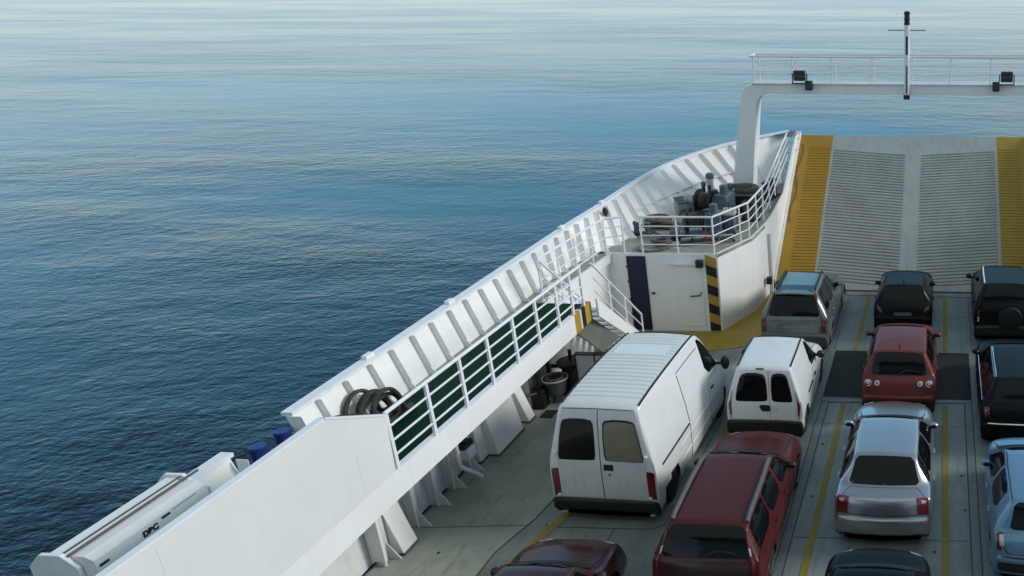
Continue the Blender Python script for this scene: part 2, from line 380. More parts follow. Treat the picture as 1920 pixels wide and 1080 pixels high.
part('cap_lug', mb, 'rail', bw, bevel=.01)
b2, b2o, _ = bulwark('bulwark', 'short white length of bulwark standing alone between the raft box and the blue bollards', 9.42, 10.12)
mb = MB(); mb.box(.02, .2, -.345, -.33, .02, .8); part('stiffener', mb, 'white', b2, smooth=0)
mb = MB(); mb.box(.02, .2, .33, .345, .02, .8); part('stiffener', mb, 'white', b2, smooth=0)

# ---- hull below
mb = MB(); n = 40; vs = []; fs = []
for i in range(n + 1):
    u = 12. * i / n; F = Vector(curve(foot, u)); F.x = max(F.x - .02, -10.1)
    low = Vector((F.x + .35 + .25 * max(0, (F.y - 20) / 12), F.y - .6 * max(0, (F.y - 20) / 12), -3.4))
    vs += [F + Vector((-.03, 0, 0)), F + Vector((.0, 0, -.12)), low, ]
for i in range(n):
    q = i * 3; fs += [(q, q + 3, q + 5, q + 2)]
mb.add(vs, fs)
tag(mb.build('ferry_hull', 'hull', fix=False), 'painted steel side of the ferry hull below the bulwark', 'hull')

# ---- railings
def railing(name, label, base, height, posts, nmid=3, r_top=.03, r_mid=.015, r_post=.025, group=None, cat='railing', ends=True, flat=False):
    o = Vector(base[0]); t = thing(name, label, cat, o, group=group)
    B = [Vector(p) - o for p in base]; up = Vector((0, 0, height))
    mb = MB(); mb.tube([p + up for p in B], r_top, 10); part('handrail', mb, 'rail', t)
    for k in range(nmid):
        mb = MB(); h = height * (k + 1) / (nmid + 1); mb.tube([p + Vector((0, 0, h)) for p in B], r_mid, 8); part('middle_rail', mb, 'rail', t)
    L = [0.]
    for a, b in zip(B, B[1:]): L.append(L[-1] + (b - a).length)
    for s in posts:
        s = min(s, L[-1]); i = max(j for j in range(len(B) - 1) if L[j] <= s + 1e-6); p = B[i].lerp(B[i + 1], (s - L[i]) / (L[i + 1] - L[i]))
        mb = MB()
        if flat: mb.box(p.x - .022, p.x + .022, p.y - .035, p.y + .035, p.z, p.z + height - .005)
        else: mb.tube([p, p + up * .995], r_post, 8)
        part('post', mb, 'rail', t)
    return t
railing('walkway_railing', 'long white four-rail railing along the green side walkway', [(-8.53, 11.1, 2.4), (-8.36, 18.15, 2.4)], 1.0,
        [.02, 1.05, 2.03, 2.95, 3.9, 4.83, 5.75, 6.45, 7.0], flat=True, r_top=.032, r_mid=.019)
railing('forecastle_railing', 'white railing around the edge of the winch deck up to the ramp', [(-8.36, 22.27, ZU), (-6.33, 22.36, ZU), (-5.68, 23.98, ZU), (-5.62, 26.3, ZU + .02), (-5.62, 30.4, ZU + .9)], 1.07,
        [.0, 1.0, 2.02, 3.3, 3.75, 4.7, 5.6, 6.6, 7.6, 8.6], r_mid=.017)
railing('platform_railing', 'white railing above the stairwell beside the ribbed bulwark', [(-9.53, 18.5, ZU), (-9.30, 22.0, ZU), (-8.86, 22.25, ZU)], 1.07, [.0, .9, 1.8, 2.7, 3.5, 4.0], r_mid=.016)

# ---- stair from walkway down to the car deck
t = thing('deck_stair', 'white steep stair with handrails leading down from the walkway to the car deck', 'stair', (-8.8, 18.35, 0))
def sp(x, k, dz=0.): return Vector((x, 2.75 * k, ZU * (1 - k) + dz))
for k in range(9):
    mb = MB(); p = sp(0, (k + 1) / 10.); mb.box(-.52, .52, p.y - .13, p.y + .13, p.z - .03, p.z); part('tread', mb, 'white2', t, smooth=0)
for x in (-.58, .62):
    mb = MB(); mb.prism([sp(x, 0, .16), sp(x, 1., .3), sp(x, 1., -.0), sp(x, 0, -.3)], (.05, 0, 0)); part('stringer', mb, 'white', t, bevel=.008)
    top_ = [sp(x + .02, -.02, 1.03), sp(x + .02, 1., .98)]
    mb = MB(); mb.tube(top_, .028, 10); mb.tube([top_[1], top_[1] - Vector((0, 0, .95))], .022, 8); part('handrail', mb, 'rail', t)
    for h in (.35, .68):
        mb = MB(); mb.tube([sp(x + .02, .0, h), sp(x + .02, 1., h - .05)], .016, 8); part('middle_rail', mb, 'rail', t)
    for k in (.3, .62):
        mb = MB(); mb.tube([sp(x + .02, k, .0), sp(x + .02, k, 1.0)], .024, 8); part('post', mb, 'rail', t)
mb = MB(); A = Vector((-8.45, 17.67, 1.93)); B = Vector((-8.40, 18.53, 1.93)); C = Vector((-8.2, 19.6, .96)); D = Vector((-8.3, 18.66, .96))
mb.prism([p - Vector((-8.8, 18.35, 0)) for p in (A, B, C, D)], (-.04, 0, 0)); part('side_panel', mb, 'greypanel', t, smooth=0)

# ---- fascia beam under the walkway edge, with hazard end
t = thing('walkway_edge_beam', 'white beam along the walkway edge ending in amber and black stripes', 'beam', (-8.5, 10, ZU))
mb = MB(); x0, x1 = -8.62, -8.36; Y0, Y1 = 3., 18.05
def fx(y): return lerp(-8.52, -8.33, (y - 10.5) / 7.5) if y > 10.5 else -8.52
def fasc(mb, y0, y1, mi=0, dx=0., z0=1.95, z1=2.42):
    a, b = fx(y0), fx(y1); o = Vector((-8.5, 10, ZU))
    q = [Vector(p) - o for p in [(a - .12, y0, z0), (a + dx, y0, z0), (b + dx, y1, z0), (b - .12, y1, z0), (a - .12, y0, z1), (a + dx, y0, z1), (b + dx, y1, z1), (b - .12, y1, z1)]]
    mb.hexa([q[0], q[1], q[2], q[3], q[4], q[5], q[6], q[7]], mi)
fasc(mb, 3., 10.5); fasc(mb, 10.5, 17.5); part('beam_web', mb, 'white', t, smooth=0)
for i, (a, b, m_) in enumerate([(17.503, 17.8, 'stripe_y'), (17.803, 17.86, 'white'), (17.863, 18.06, 'black'), (18.063, 18.4, 'stripe_y')]):
    mb = MB(); fasc(mb, a, b); part('hazard_stripe', mb, m_, t, smooth=0)

# ---- high solid screen at the near end
t = thing('wing_screen', 'big plain white steel screen with a sloped front corner beside the walkway', 'screen', (-8.52, 3, 2.42))
mb = MB(); o = Vector(t.location)
poly = [(3, 2.425), (11.02, 2.425), (11.08, 3.38), (9.92, 3.97), (3, 3.97)]
mb.prism([(-.03, y - o.y, z - o.z) for y, z in poly], (.05, 0, 0)); part('screen_plate', mb, 'screen', t, smooth=0)
mb = MB(); mb.bar((-.02, 11.09 - 3, 3.385 - 2.42), (-.02, 9.92 - 3, 3.98 - 2.42), .1, .03); mb.bar((-.02, 9.9 - 3, 3.985 - 2.42), (-.02, 0, 3.985 - 2.42), .1, .03); part('screen_cap', mb, 'rail', t, smooth=0)
mb = MB(); mb.box(.019, .0225, 7.3, 7.315, .03, .75); mb.box(.019, .0225, 4.2, 4.215, .03, 1.5); part('weld_seam', mb, 'screen', t, smooth=0)

# ---- inner side wall under the walkway, frames and buttresses
t = thing('side_wall', 'white inner hull wall in the recess under the side walkway', 'wall', (-9.9, 3, 0))
mb = MB(); mb.prism([(0, 0, 0), (0, 19.2, 0), (-.1, 19.2, 2.24), (-.1, 0, 2.24)], (-.05, 0, 0)); part('wall_plate', mb, 'white2', t, smooth=0)
mb = MB(); mb.bar((.06, 0, .95), (.06, 8.7, .95), .1, .1); part('wall_ledge', mb, 'white2', t, smooth=0)
for y in (8.9, 9.85, 10.52, 11.1, 11.75, 13.4, 14.55, 15.4, 16.3, 17.2):
    mb = MB(); mb.box(.0, .2, y - .012, y + .012, 0, 2.2); mb.box(.19, .205, y - .06, y + .06, 0, 2.2)
    fr = part('frame', mb, 'white2', t, smooth=0)
    mb = MB(); mb.prism([(.206, y, .0), (.206, y, .36), (.44, y, .0)], (0, .02, 0)); part('foot_bracket', mb, 'white2', fr, smooth=0)
def buttress(label, y0, y1, x0, x1, h, lean):
    t = thing('buttress', label, 'buttress', (-9.7, y0, 0)); w = y1 - y0
    mb = MB()
    mb.hexa([(x0, 0, 0), (x1, 0, 0), (x1, w, 0), (x0, w, 0), (x0, 0, h), (x1 - lean, 0, h), (x1 - lean, w, h), (x0, w, h)]); part('casing', mb, 'white', t, bevel=.012)
    mb = MB(); mb.box(x0, x1 + .01, -.006, w + .006, .0, .05); part('base_strip', mb, 'greytrim', t, smooth=0)
    return t
buttress('narrow white sloped buttress nearest the big white screen', 12.0, 12.42, -.1, .24, 1.05, .28)
buttress('upright white box column under the middle of the walkway', 15.0, 15.35, -.15, .06, 1.95, .1)
buttress('widest white sloped buttress under the walkway', 15.32, 16.45, -.15, .3, 1.7, .3)
buttress('small white sloped buttress beside the black mooring gear', 16.75, 17.05, -.1, .3, .8, .25)
t = thing('plate_locker', 'flat white steel locker at the near end of the recess under the walkway', 'locker', (-9.85, 11.72, 0))
mb = MB(); mb.box(-.05, .22, .0, .06, .06, 1.9); part('locker_door', mb, 'white', t, bevel=.01)
mb = MB(); mb.box(.2, .25, -.04, .0, .0, 1.9); part('locker_edge', mb, 'white', t, bevel=.01)
mb = MB(); mb.tube([(.15, -.3, 1.25), (.28, -.1, 1.3), (.32, 0.05, 1.25)], .03, 8); mb.box(.26, .4, -.2, -.1, 1.1, 1.2, ); part('latch', mb, 'machd', t)
t = thing('fire_hydrant_valve', 'white bent hydrant pipe with a black valve box on the recess wall', 'hydrant', (-9.55, 14.15, 0))
mb = MB(); mb.tube([(.0, 0, 1.0), (.08, -.12, 1.02), (.14, -.2, .9), (.14, -.2, .62), (.16, -.05, .45), (.2, .2, .2), (.22, .3, .06)], .045, 10); part('pipe', mb, 'rail', t)
mb = MB(); mb.box(.0, .22, .0, .3, .62, .84); part('valve_box', mb, 'white2', t, bevel=.012)
mb = MB(); mb.box(-.02, .16, .02, .34, .842, .95); mb.lathe([(.09, 0), (.09, .03)], (.08, .2, .95), (0, 0, 1), 14); part('valve_wheel', mb, 'black', t)

# ---- forward bulkhead of the car deck
t = thing('forward_bulkhead', 'white bulkhead below the winch deck with a steel door and striped corner', 'bulkhead', (-8.0, 22.25, 0)); o = Vector(t.location)
mb = MB()
W = [(-9.44, 22.195), (-6.25, 22.3), (-5.6, 23.94), (-5.48, 25.6), (-5.47, 31.9)]
for (a, b) in zip(W, W[1:]):
    z1 = ZU + .02
    wallbox(mb, (a[0] - o.x, a[1] - o.y), (b[0] - o.x, b[1] - o.y), 0, z1, .06)
mb.prism([(-5.47 - o.x, 26.2 - o.y, ZU + .021), (-5.47 - o.x, 31.9 - o.y, ZU + .021), (-5.47 - o.x, 32.2 - o.y, 4.0), (-5.47 - o.x, 31.5 - o.y, 4.0), (-5.47 - o.x, 28.6 - o.y, ZU + .22)], (-.05, 0, 0))
part('wall_plate', mb, 'white', t, smooth=0)
mb = MB(); wallbox(mb, (-9.56 - o.x, 18.45 - o.y), (-9.34 - o.x, 22.19 - o.y), 0, ZU - .22, .05); part('stairwell_wall', mb, 'white', t, smooth=0)
mb = MB(); wallbox(mb, (-9.5 - o.x, 18.45 - o.y), (-9.26 - o.x, 22.19 - o.y), ZU - .24, ZU + .012, .06); part('platform_edge', mb, 'white', t, smooth=0)
def onwall(x, z, d=0.):   # on the aft face, x world
    k = (x + 9.3) / 3.05; return Vector((x - o.x, 22.2 + .1 * k - o.y - d, z))
def wp(mb, x0, x1, z0, z1, d0, d1):
    mb.hexa([onwall(x0, z0, d1), onwall(x1, z0, d1), onwall(x1, z0, d0), onwall(x0, z0, d0), onwall(x0, z1, d1), onwall(x1, z1, d1), onwall(x1, z1, d0), onwall(x0, z1, d0)])
mb = MB(); wp(mb, -8.84, -8.3, .03, ZU - .06, 0.002, .03); nd = part('navy_door', mb, 'navy', t, 'navy blue full-height door panel', bevel=.008)
mb = MB()
for z in (.5, .95, 1.5, 1.95): wp(mb, -8.86, -8.8, z, z + .07, .03, .05)
part('hinge', mb, 'machd', nd, smooth=0)
mb = MB(); wp(mb, -7.45, -6.72, .16, 1.98, .002, .022); dd = part('steel_door', mb, 'white', t, bevel=.01)
mb = MB(); a = onwall(-7.1, 1.1, .06); b = onwall(-6.82, 1.12, .06); mb.tube([a, b, onwall(-6.78, 1.2, .06), onwall(-6.78, 1.2, .02)], .018, 8); part('lever_handle', mb, 'machd', dd)
mb = MB(); wp(mb, -7.7, -6.72, 2.06, 2.1, .002, .1); part('door_canopy', mb, 'rail', t, smooth=0)
mb = MB(); wp(mb, -6.86, -6.66, 1.98, 2.2, .002, .13); part('lamp_box', mb, 'trim', t, bevel=.015)
mb = MB(); wp(mb, -8.2, -8.12, 1.15, 1.2, .002, .06); part('latch', mb, 'machd', t)
for i in range(8):
    z0, z1 = .02 + i * .29, .02 + (i + 1) * .29
    mb = MB(); mb.hexa([onwall(-6.6, z0 + .0 + .0, .02), onwall(-6.3, max(0.02, z0 - .12), .02), onwall(-6.3, max(.02, z0 - .12), .002), onwall(-6.6, z0, .002),
                        onwall(-6.6, z1, .02), onwall(-6.3, z1 - .12, .02), onwall(-6.3, z1 - .12, .002), onwall(-6.6, z1, .002)])
    part('hazard_stripe', mb, 'stripe_y' if i % 2 else 'black', t, smooth=0)
mb = MB(); mb.box(-5.5 - o.x, -5.38 - o.x, 25.5 - o.y, 25.62 - o.y, .02, 2.0); part('wall_pipe', mb, 'white2', t, bevel=.02)
mb = MB(); mb.box(-5.47 - o.x, -5.3 - o.x, 24.9 - o.y, 25.1 - o.y, .5, .72); part('wall_box', mb, 'black', t, bevel=.02)

# ---- gantry across the bow
t = thing('bow_gantry', 'white portal gantry with a railed walkway spanning above the bow ramp', 'gantry', (-1.03, 27.9, 0)); o = Vector(t.location)
for sx in (-1, 1):
    prof = [(-6.12, 2.36), (-5.42, 2.36), (-5.1, 5.55), (-5.07, 5.8), (-4.93, 5.98), (-4.75, 6.06), (-4.75, 6.37), (-5.15, 6.37), (-5.42, 6.29), (-5.56, 6.08), (-5.6, 5.75)]
    mb = MB(); mb.prism([(-sx * x, 0, z) for x, z in prof], (0, .75, 0)); part('gantry_post', mb, 'white', t, bevel=.015)
    if sx == -1:
        mb = MB()
        for k in range(10): mb.cyl((-(-6.2 + 0) * sx * -1 if False else -6.17 + k * .045, .35, 2.6 + k * .3), (-6.07 + k * .045, .35, 2.6 + k * .3), .015, 6)
        mb.tube([(-6.19 + k * .045, .35, 2.5 + k * .3) for k in range(11)], .016, 6)
        part('ladder', mb, 'rail', t)
mb = MB(); mb.box(-4.749, 4.749, 0.001, .749, 6.06, 6.37); part('cross_beam', mb, 'white', t, bevel=.01)
mb = MB(); mb.box(-5.2, 5.2, -.06, .81, 6.372, 6.41); part('walkway_plate', mb, 'white2', t, bevel=.005)
for y in (-.03, .78):
    mb = MB(); mb.tube([(-5.22, y, 7.25), (5.22, y, 7.25)], .035, 8); part('handrail', mb, 'rail', t)
    for z in (6.7, 6.97):
        mb = MB(); mb.tube([(-5.15, y, z), (5.15, y, z)], .014, 6); part('middle_rail', mb, 'rail', t)
    for k in range(9):
        mb = MB(); x = -5.12 + k * 1.28 + (0 if y < 0 else .04); mb.tube([(x, y, 6.4), (x, y, 7.24)], .022, 6); part('post', mb, 'rail', t)
mb = MB(); mb.tube([(-5.22, -.03, 7.25), (-5.22, .78, 7.25)], .035, 8); mb.tube([(5.22, -.03, 7.25), (5.22, .78, 7.25)], .035, 8); part('end_rail', mb, 'rail', t)

t = thing('signal_mast', 'slim pale mast with a black lantern and short crossbar on the gantry', 'mast', (-1.15, 27.78, 6.0)); 
mb = MB(); mb.lathe([(.085, .02), (.085, 2.2), (.08, 2.25)], (0, 0, 0), (0, 0, 1), 16); part('mast_pole', mb, 'rail', t)
mb = MB(); mb.box(-.03, .03, -.1, -.07, .12, 1.0); part('cable_channel', mb, 'mach', t, bevel=.005)
mb = MB(); mb.box(-.035, .035, -.112, -.09, 1.35, 1.9); part('cable_cover', mb, 'machd', t)
mb = MB(); mb.box(-.6, .6, -.015, .015, 2.07, 2.1); part('crossbar', mb, 'greytrim', t, bevel=.01)
mb = MB(); mb.lathe([(.1, 2.25), (.1, 2.3), (.085, 2.31), (.085, 2.38), (.1, 2.39), (.1, 2.43), (.085, 2.44), (.085, 2.55), (.1, 2.56), (.1, 2.62), (.05, 2.66)], (0, 0, 0), (0, 0, 1), 16); part('lantern', mb, 'black', t)
mb = MB(); mb.box(-.1, .1, -.1, .1, -.06, .08); part('foot_lamp', mb, 'black', t, bevel=.01)
def flood(label, x):
    t = thing('floodlight', label, 'floodlight', (x, 27.75, 6.41), group='floodlights on the gantry')
    mb = MB(); mb.box(-.19, .19, -.12, .12, .1, .42); part('housing', mb, 'black', t, bevel=.03)
    mb = MB(); mb.box(-.2, .2, -.135, -.121, .24, .27); part('front_bar', mb, 'greytrim', t, smooth=0)
    mb = MB(); mb.box(-.17, .17, -.128, -.121, .29, .4); mb.box(-.17, .17, -.128, -.121, .12, .22); part('lens', mb, 'lampglass', t, smooth=0)
    mb = MB(); mb.box(-.25, -.22, -.03, .03, .0, .32); mb.box(.22, .25, -.03, .03, .0, .32); mb.box(-.25, .25, -.03, .03, -.0, .03); part('bracket', mb, 'machd', t, smooth=0)
flood('black floodlight on the gantry corner above the tall post', -4.62); flood('black floodlight at the cut-off end of the gantry', 2.05)
def horn(label, x):
    t = thing('beam_lamp', label, 'lamp', (x, 27.8, 6.22), group='small square lamps on the gantry beam')
    mb = MB(); mb.hexa([(-.11, -.2, .0), (.11, -.2, .0), (.11, .09, .0), (-.11, .09, .0), (-.13, -.14, .3), (.09, -.14, .3), (.11, .09, .28), (-.11, .09, .28)]); part('housing', mb, 'trim', t, bevel=.02)
    mb = MB(); mb.hexa([(-.08, -.215, .04), (.08, -.215, .04), (.08, -.2, .04), (-.08, -.2, .04), (-.09, -.165, .26), (.07, -.165, .26), (.07, -.15, .26), (-.09, -.15, .26)]); part('lens', mb, 'lampglass', t, smooth=0)
horn('small dark square lamp beside the gantry corner floodlight', -4.32); horn('small dark square lamp beside the cut-off floodlight', 1.72)

# ---- outside the screen: bollards and raft box
for i, (y, lab) in enumerate([(10.7, 'blue mooring bollard standing alone nearer the short bulwark length'), (11.17, 'blue mooring bollard touching the end of the long bulwark')]):
    t = thing('mooring_bollard', lab, 'bollard', (-10.36 if i == 0 else -10.33, y, ZU), group='blue bollards in the bulwark gap')
    mb = MB(); mb.lathe([(.13, 0), (.115, .03), (.115, .6), (.125, .61), (.125, .66), (.115, .67)], (0, 0, 0), (0, 0, 1), 24); part('bollard_post', mb, 'blue', t)
    mb = MB(); mb.box(-.18, .18, -.18, .18, -.0, .02); part('base_plate', mb, 'blue', t)
t = thing('life_raft_box', 'long white eight-sided raft station with black letters outside the big screen', 'raft box', (-9.85, 7.6, 2.5))
def octo(w, h, c): return [(-w, -h + c), (-w + c, -h), (w - c, -h), (w, -h + c), (w, h - c), (w - c, h), (-w + c, h), (-w, h - c)]
mb = MB(); mb.prism([(x - .43, .0, z + .5) for x, z in octo(.22, .42, .15)], (0, 1.62, 0)); part('outer_case', mb, 'white', t, smooth=0)
for y0 in (-.06, 1.625):
    mb = MB(); mb.prism([(x - .41, y0, z + .5) for x, z in octo(.3, .46, .17)], (0, .055, 0)); part('end_flange', mb, 'rail', t, bevel=.01)
mb = MB(); mb.prism([(-.2, .0, .05), (.05, .0, .05), (.05, .0, .85), (-.06, .0, .91), (-.2, .0, .91)], (0, 1.6, 0)); ic = part('inner_case', mb, 'white', t, smooth=0)
mb = MB(); mb.bar((-.31, -.05, .935), (-.31, 1.66, .935), .012, .02); part('lid_seam', mb, 'greytrim', t)
mb = MB(); mb.tube([(-.215, -.02, .93), (-.215, 1.8, .93)], .017, 8); part('grey_pipe', mb, 'greytrim', t)
def letter_obj(txt, size, loc, rot, m, parent, name):
    c = bpy.data.curves.new(name + '_curve', 'FONT'); c.body = txt; c.size = size; c.extrude = .002; c.align_x = 'CENTER'; c.offset = .006
    tmp = bpy.data.objects.new('tmp', c); COL.objects.link(tmp)
    dg = bpy.context.evaluated_depsgraph_get(); me = bpy.data.meshes.new_from_object(tmp.evaluated_get(dg))
    bpy.data.objects.remove(tmp); me.materials.clear(); me.materials.append(M[m])
    ob = bpy.data.objects.new(name, me); COL.objects.link(ob); ob.matrix_local = Matrix.Translation(loc) @ rot; ob.parent = parent; return ob
rot = Matrix.Rotation(R(90), 4, 'Z') @ Matrix.Rotation(R(90), 4, 'X')
letter_obj('DBC', .105, (.056, .72, .72), rot, 'black', ic, 'lettering')
mb = MB(); mb.box(.052, .058, .9, 1.02, .79, .82); part('logo_bar', mb, 'black', ic)
mb = MB(); mb.box(.052, .058, .04, .16, .74, .77); part('logo_bar', mb, 'black', ic)
mb = MB(); mb.box(.052, .057, 1.06, 1.42, .822, .827); part('small_print', mb, 'greytrim', ic)

# ---- heap of hose against the bulwark
t = thing('hose_heap', 'heap of thick grimy hose slung against the bulwark behind the white screen', 'hose', (-9.92, 11.9, ZU)); t.scale = (1, .92, .74)
random.seed(3)
def arc(a, b, c, n=14): return [Vector(a) * (1 - q) ** 2 + Vector(b) * 2 * q * (1 - q) + Vector(c) * q * q for q in [i / (n - 1) for i in range(n)]]
for k in range(6):
    x = -.12 + .085 * k; yy = .55 + .1 * ((k * 2) % 3); zt = .82 - .07 * ((k * 2) % 5)
    pts = arc((x, yy - .3 + .1 * (k % 2), .06), (x - .06, yy - .28, zt * .8), (x - .05, yy + .08, zt)) + arc((x - .05, yy + .08, zt), (x + .02, yy + .42, zt + .12), (x + .06, yy + .5, zt * .35))[1:] + arc((x + .06, yy + .5, zt * .35), (x + .08, yy + .5, .06), (x + .1, yy + .7, .06))[1:]
    mb = MB(); mb.tube(pts, .046, 8); part('hose_loop', mb, 'hose', t)
for k in range(4):
    x = -.08 + .13 * k
    mb = MB(); mb.tube(arc((x + .05, .1, .06), (x - .02, -.5 + .1 * k, .3), (x, -.25 + .1 * k, .66 - .06 * k)) + arc((x, -.25 + .1 * k, .66 - .06 * k), (x + .05, .05, .85), (x + .12, .45, .2 + .1 * (k % 2)))[1:] + arc((x + .12, .45, .2 + .1 * (k % 2)), (x + .2, .7, .05), (x + .1, 1.15, .07))[1:], .048, 8); part('hose_loop', mb, 'hose', t)

# ---- winch deck gear
def winch(label, x, y, rz=0., s=1.):
    t = thing('mooring_winch', label, 'winch', (x, y, ZU), rz)
    mb = MB(); mb.box(-.75, .75, -.4, .4, 0, .1); part('bed_plate', mb, 'mach', t, bevel=.01)
    for xx in (-.5, .12):
        mb = MB(); mb.prism([(xx, -.35, .1), (xx, .35, .1), (xx, .22, .75), (xx, -.22, .75)], (.07, 0, 0)); part('side_frame', mb, 'mach', t, bevel=.01)
    mb = MB(); mb.lathe([(.36, 0), (.36, .04), (.2, .05), (.2, .47), (.36, .48), (.36, .52)], (-.42, 0, .55), (1, 0, 0), 24); part('drum', mb, 'machd', t)
    mb = MB(); mb.lathe([(.2 + .06 * (.5 + .5 * math.sin(q * 2.2)), .07 + q * .0125) for q in range(32)], (-.42, 0, .55), (1, 0, 0), 18); part('rope_winding', mb, 'rope', t)
    mb = MB(); mb.lathe([(.2, 0), (.15, .08), (.13, .16), (.16, .25), (.21, .3)], (-.82, 0, .55), (1, 0, 0), 20); part('warping_head', mb, 'machl', t)
    mb = MB(); mb.box(.2, .62, -.3, .3, .1, .82); part('gear_case', mb, 'mach', t, bevel=.04)
    mb = MB(); mb.lathe([(.12, 0), (.12, .26), (.07, .29)], (.4, 0, .82), (0, 0, 1), 18); part('motor', mb, 'mach', t)
    mb = MB(); mb.tube([(.28, -.33, .3), (.28, -.42, .6), (.28, -.36, 1.0)], .02, 6); mb.lathe([(.12, 0), (.12, .02)], (.28, -.36, 1.0), (0, 0, 1), 14); part('brake_lever', mb, 'machd', t)
    mb = MB(); mb.tube([(.6, .2, .2), (.85, .25, .35), (.95, .1, .15), (1.0, -.1, .05)], .025, 6); mb.tube([(.6, -.1, .3), (.8, -.2, .5), (.95, -.25, .1)], .02, 6); part('hydraulic_hose', mb, 'machd', t)
    return t
winch('blue-grey mooring winch behind the winch deck railing, nearer the striped corner', -7.15, 24.05, R(8)).scale = (1, 1, .9)
winch('blue-grey mooring winch further forward beside the gantry post', -7.35, 26.1, R(-12)).scale = (1.1, 1.1, 1.0)
def coil(label, x, y, z, r, turns, rr=.035, drop=True):
    t = thing('rope_coil', label, 'rope', (x, y, z)); mb = MB(); pts = []
    for i in range(turns * 20):
        a = i / 20 * 2 * math.pi; k = i / (turns * 20.)
        pts.append((r * (.82 + .2 * math.sin(3.1 * a * .37)) * math.cos(a), r * (.8 + .22 * math.sin(a * .23)) * math.sin(a), rr + k * rr * turns * .9 + .01 * math.sin(a * 1.7)))
    mb.tube(pts, rr, 6); part('coil', mb, 'rope', t)
    if drop:
        mb = MB(); mb.tube(arc((r, 0, .05), (r + .2, -.5, .05), (-.1, -.75, .03)) + arc((-.1, -.75, .03), (-.5, -.75, .03), (-.55, -.3, .03))[1:], rr, 6); part('tail', mb, 'rope', t)
    return t
coil('flat rope coil on the pale mat behind the railing', -8.1, 23.05, ZU + .02, .3, 4)
t = thing('pale_mat', 'pale sheet laid on the winch deck under the rope coil', 'mat', (-7.95, 23.3, ZU)); mb = MB(); mb.prism([(-.45, -.5, .004), (.5, -.6, .004), (.6, .45, .004), (-.25, .55, .004)], (0, 0, .012)); part('sheet', mb, 'machl', t, smooth=0)
coil('heaped rope coil on the deck left of the rear winch', -8.35, 24.9, ZU, .34, 5, .038, False)
coil('rope coil piled between the winch and the ribbed bulwark', -7.95, 25.9, ZU, .36, 6, .04, False)
coil('rope slung on top of the gear beside the gantry post foot', -6.45, 26.95, ZU + .62, .42, 4, .06, False).scale = (1, .55, 1)
t = thing('storage_box', 'dark green gear box under the slung rope beside the gantry post', 'box', (-6.45, 26.95, ZU))
mb = MB(); mb.box(-.55, .55, -.35, .35, .05, .58); part('case', mb, 'trim', t, bevel=.02)
mb = MB(); mb.box(-.58, .58, -.38, .38, .582, .62); part('lid', mb, 'greypanel', t, bevel=.01)
def vent(label, x, y, h, r, m):
    t = thing('vent_post', label, 'vent', (x, y, ZU)); mb = MB(); mb.lathe([(r * 1.3, 0), (r * 1.3, .03), (r, .04), (r, h)], (0, 0, 0), (0, 0, 1), 18); part('pipe', mb, m, t)
    mb = MB(); mb.lathe([(r * 1.25, h), (r * 1.35, h + .06), (r * 1.2, h + .13), (r * .6, h + .17)], (0, 0, 0), (0, 0, 1), 18); part('cap', mb, 'mach', t)
    mb = MB(); mb.box(-r * .4, r * .4, -r * 1.15, -r, .2, h * .8); part('clamp', mb, 'machd', t)
vent('tall pale vent pipe standing among the winches', -7.6, 26.95, 1.1, .11, 'machl')
vent('short dark vent pipe behind the tall pale pipe', -7.85, 27.0, .8, .06, 'machd')
vent('squat pale vent beside the gantry post', -7.0, 27.2, .7, .11, 'machl')
t = thing('deck_pipe', 'low run of grey pipes with valves along the winch deck railing', 'pipe', (-7.4, 22.9, ZU))
for k in range(3):
    mb = MB(); y = .1 * k; mb.tube([(-.1, y, .0), (-.1, y, .12 + .03 * k), (1.3, y + .55, .12 + .03 * k), (1.35, y + .6, .0)], .028, 8); part('pipe', mb, ('machd', 'mach', 'machl')[k], t)
for k in range(3):
    mb = MB(); x = .25 + .35 * k; y = .15 + .14 * k; mb.lathe([(.05, .1), (.05, .22), (.015, .24), (.015, .34), (.09, .345), (.09, .365)], (x, y, 0), (0, 0, 1), 12); part('valve', mb, ('machd', 'red', 'mach')[k], t)
coil('low heap of rope against the ribs, left of the sloped locker', -8.75, 25.0, ZU, .4, 6, .045, False)
coil('heap of rope between the sloped locker and the tall pale vent', -7.95, 26.75, ZU + .02, .36, 7, .05, False)
coil('rope heap spilling past the bend of the forward railing', -6.55, 25.2, ZU, .33, 5, .04, True)
t = thing('chain_stopper', 'small dark chain stopper with a hand wheel beside the control stand', 'chain stopper', (-6.75, 24.9, ZU), R(20))
mb = MB(); mb.box(-.3, .3, -.16, .16, 0, .08); part('base', mb, 'machd', t, bevel=.01)
for yy in (-.13, .09):
    mb = MB(); mb.prism([(-.2, yy, .08), (.2, yy, .08), (.12, yy, .42), (-.12, yy, .42)], (0, .04, 0)); part('cheek', mb, 'machd', t, bevel=.008)
mb = MB(); mb.cyl((0, -.16, .33), (0, .3, .33), .03, 10); mb.lathe([(.15, 0), (.15, .025)], (0, .3, .33), (0, 1, 0), 18); part('hand_wheel', mb, 'mach', t)
t = thing('pump_motor', 'squat grey motor on a plinth in front of the nearer winch', 'motor', (-7.75, 23.55, ZU))
mb = MB(); mb.box(-.22, .22, -.14, .14, 0, .1); part('plinth', mb, 'machd', t, bevel=.01)
mb = MB(); mb.lathe([(.1, -.2), (.13, -.18), (.13, .14), (.1, .16), (.06, .24)], (0, 0, .24), (1, 0, 0), 18); part('motor_body', mb, 'mach', t)
mb = MB(); mb.box(-.06, .06, -.05, .05, .36, .46); part('terminal_box', mb, 'machl', t, bevel=.008)
t = thing('deck_locker', 'small pale locker with a sloped lid against the ribs behind the winches', 'locker', (-8.3, 26.3, ZU), R(35))
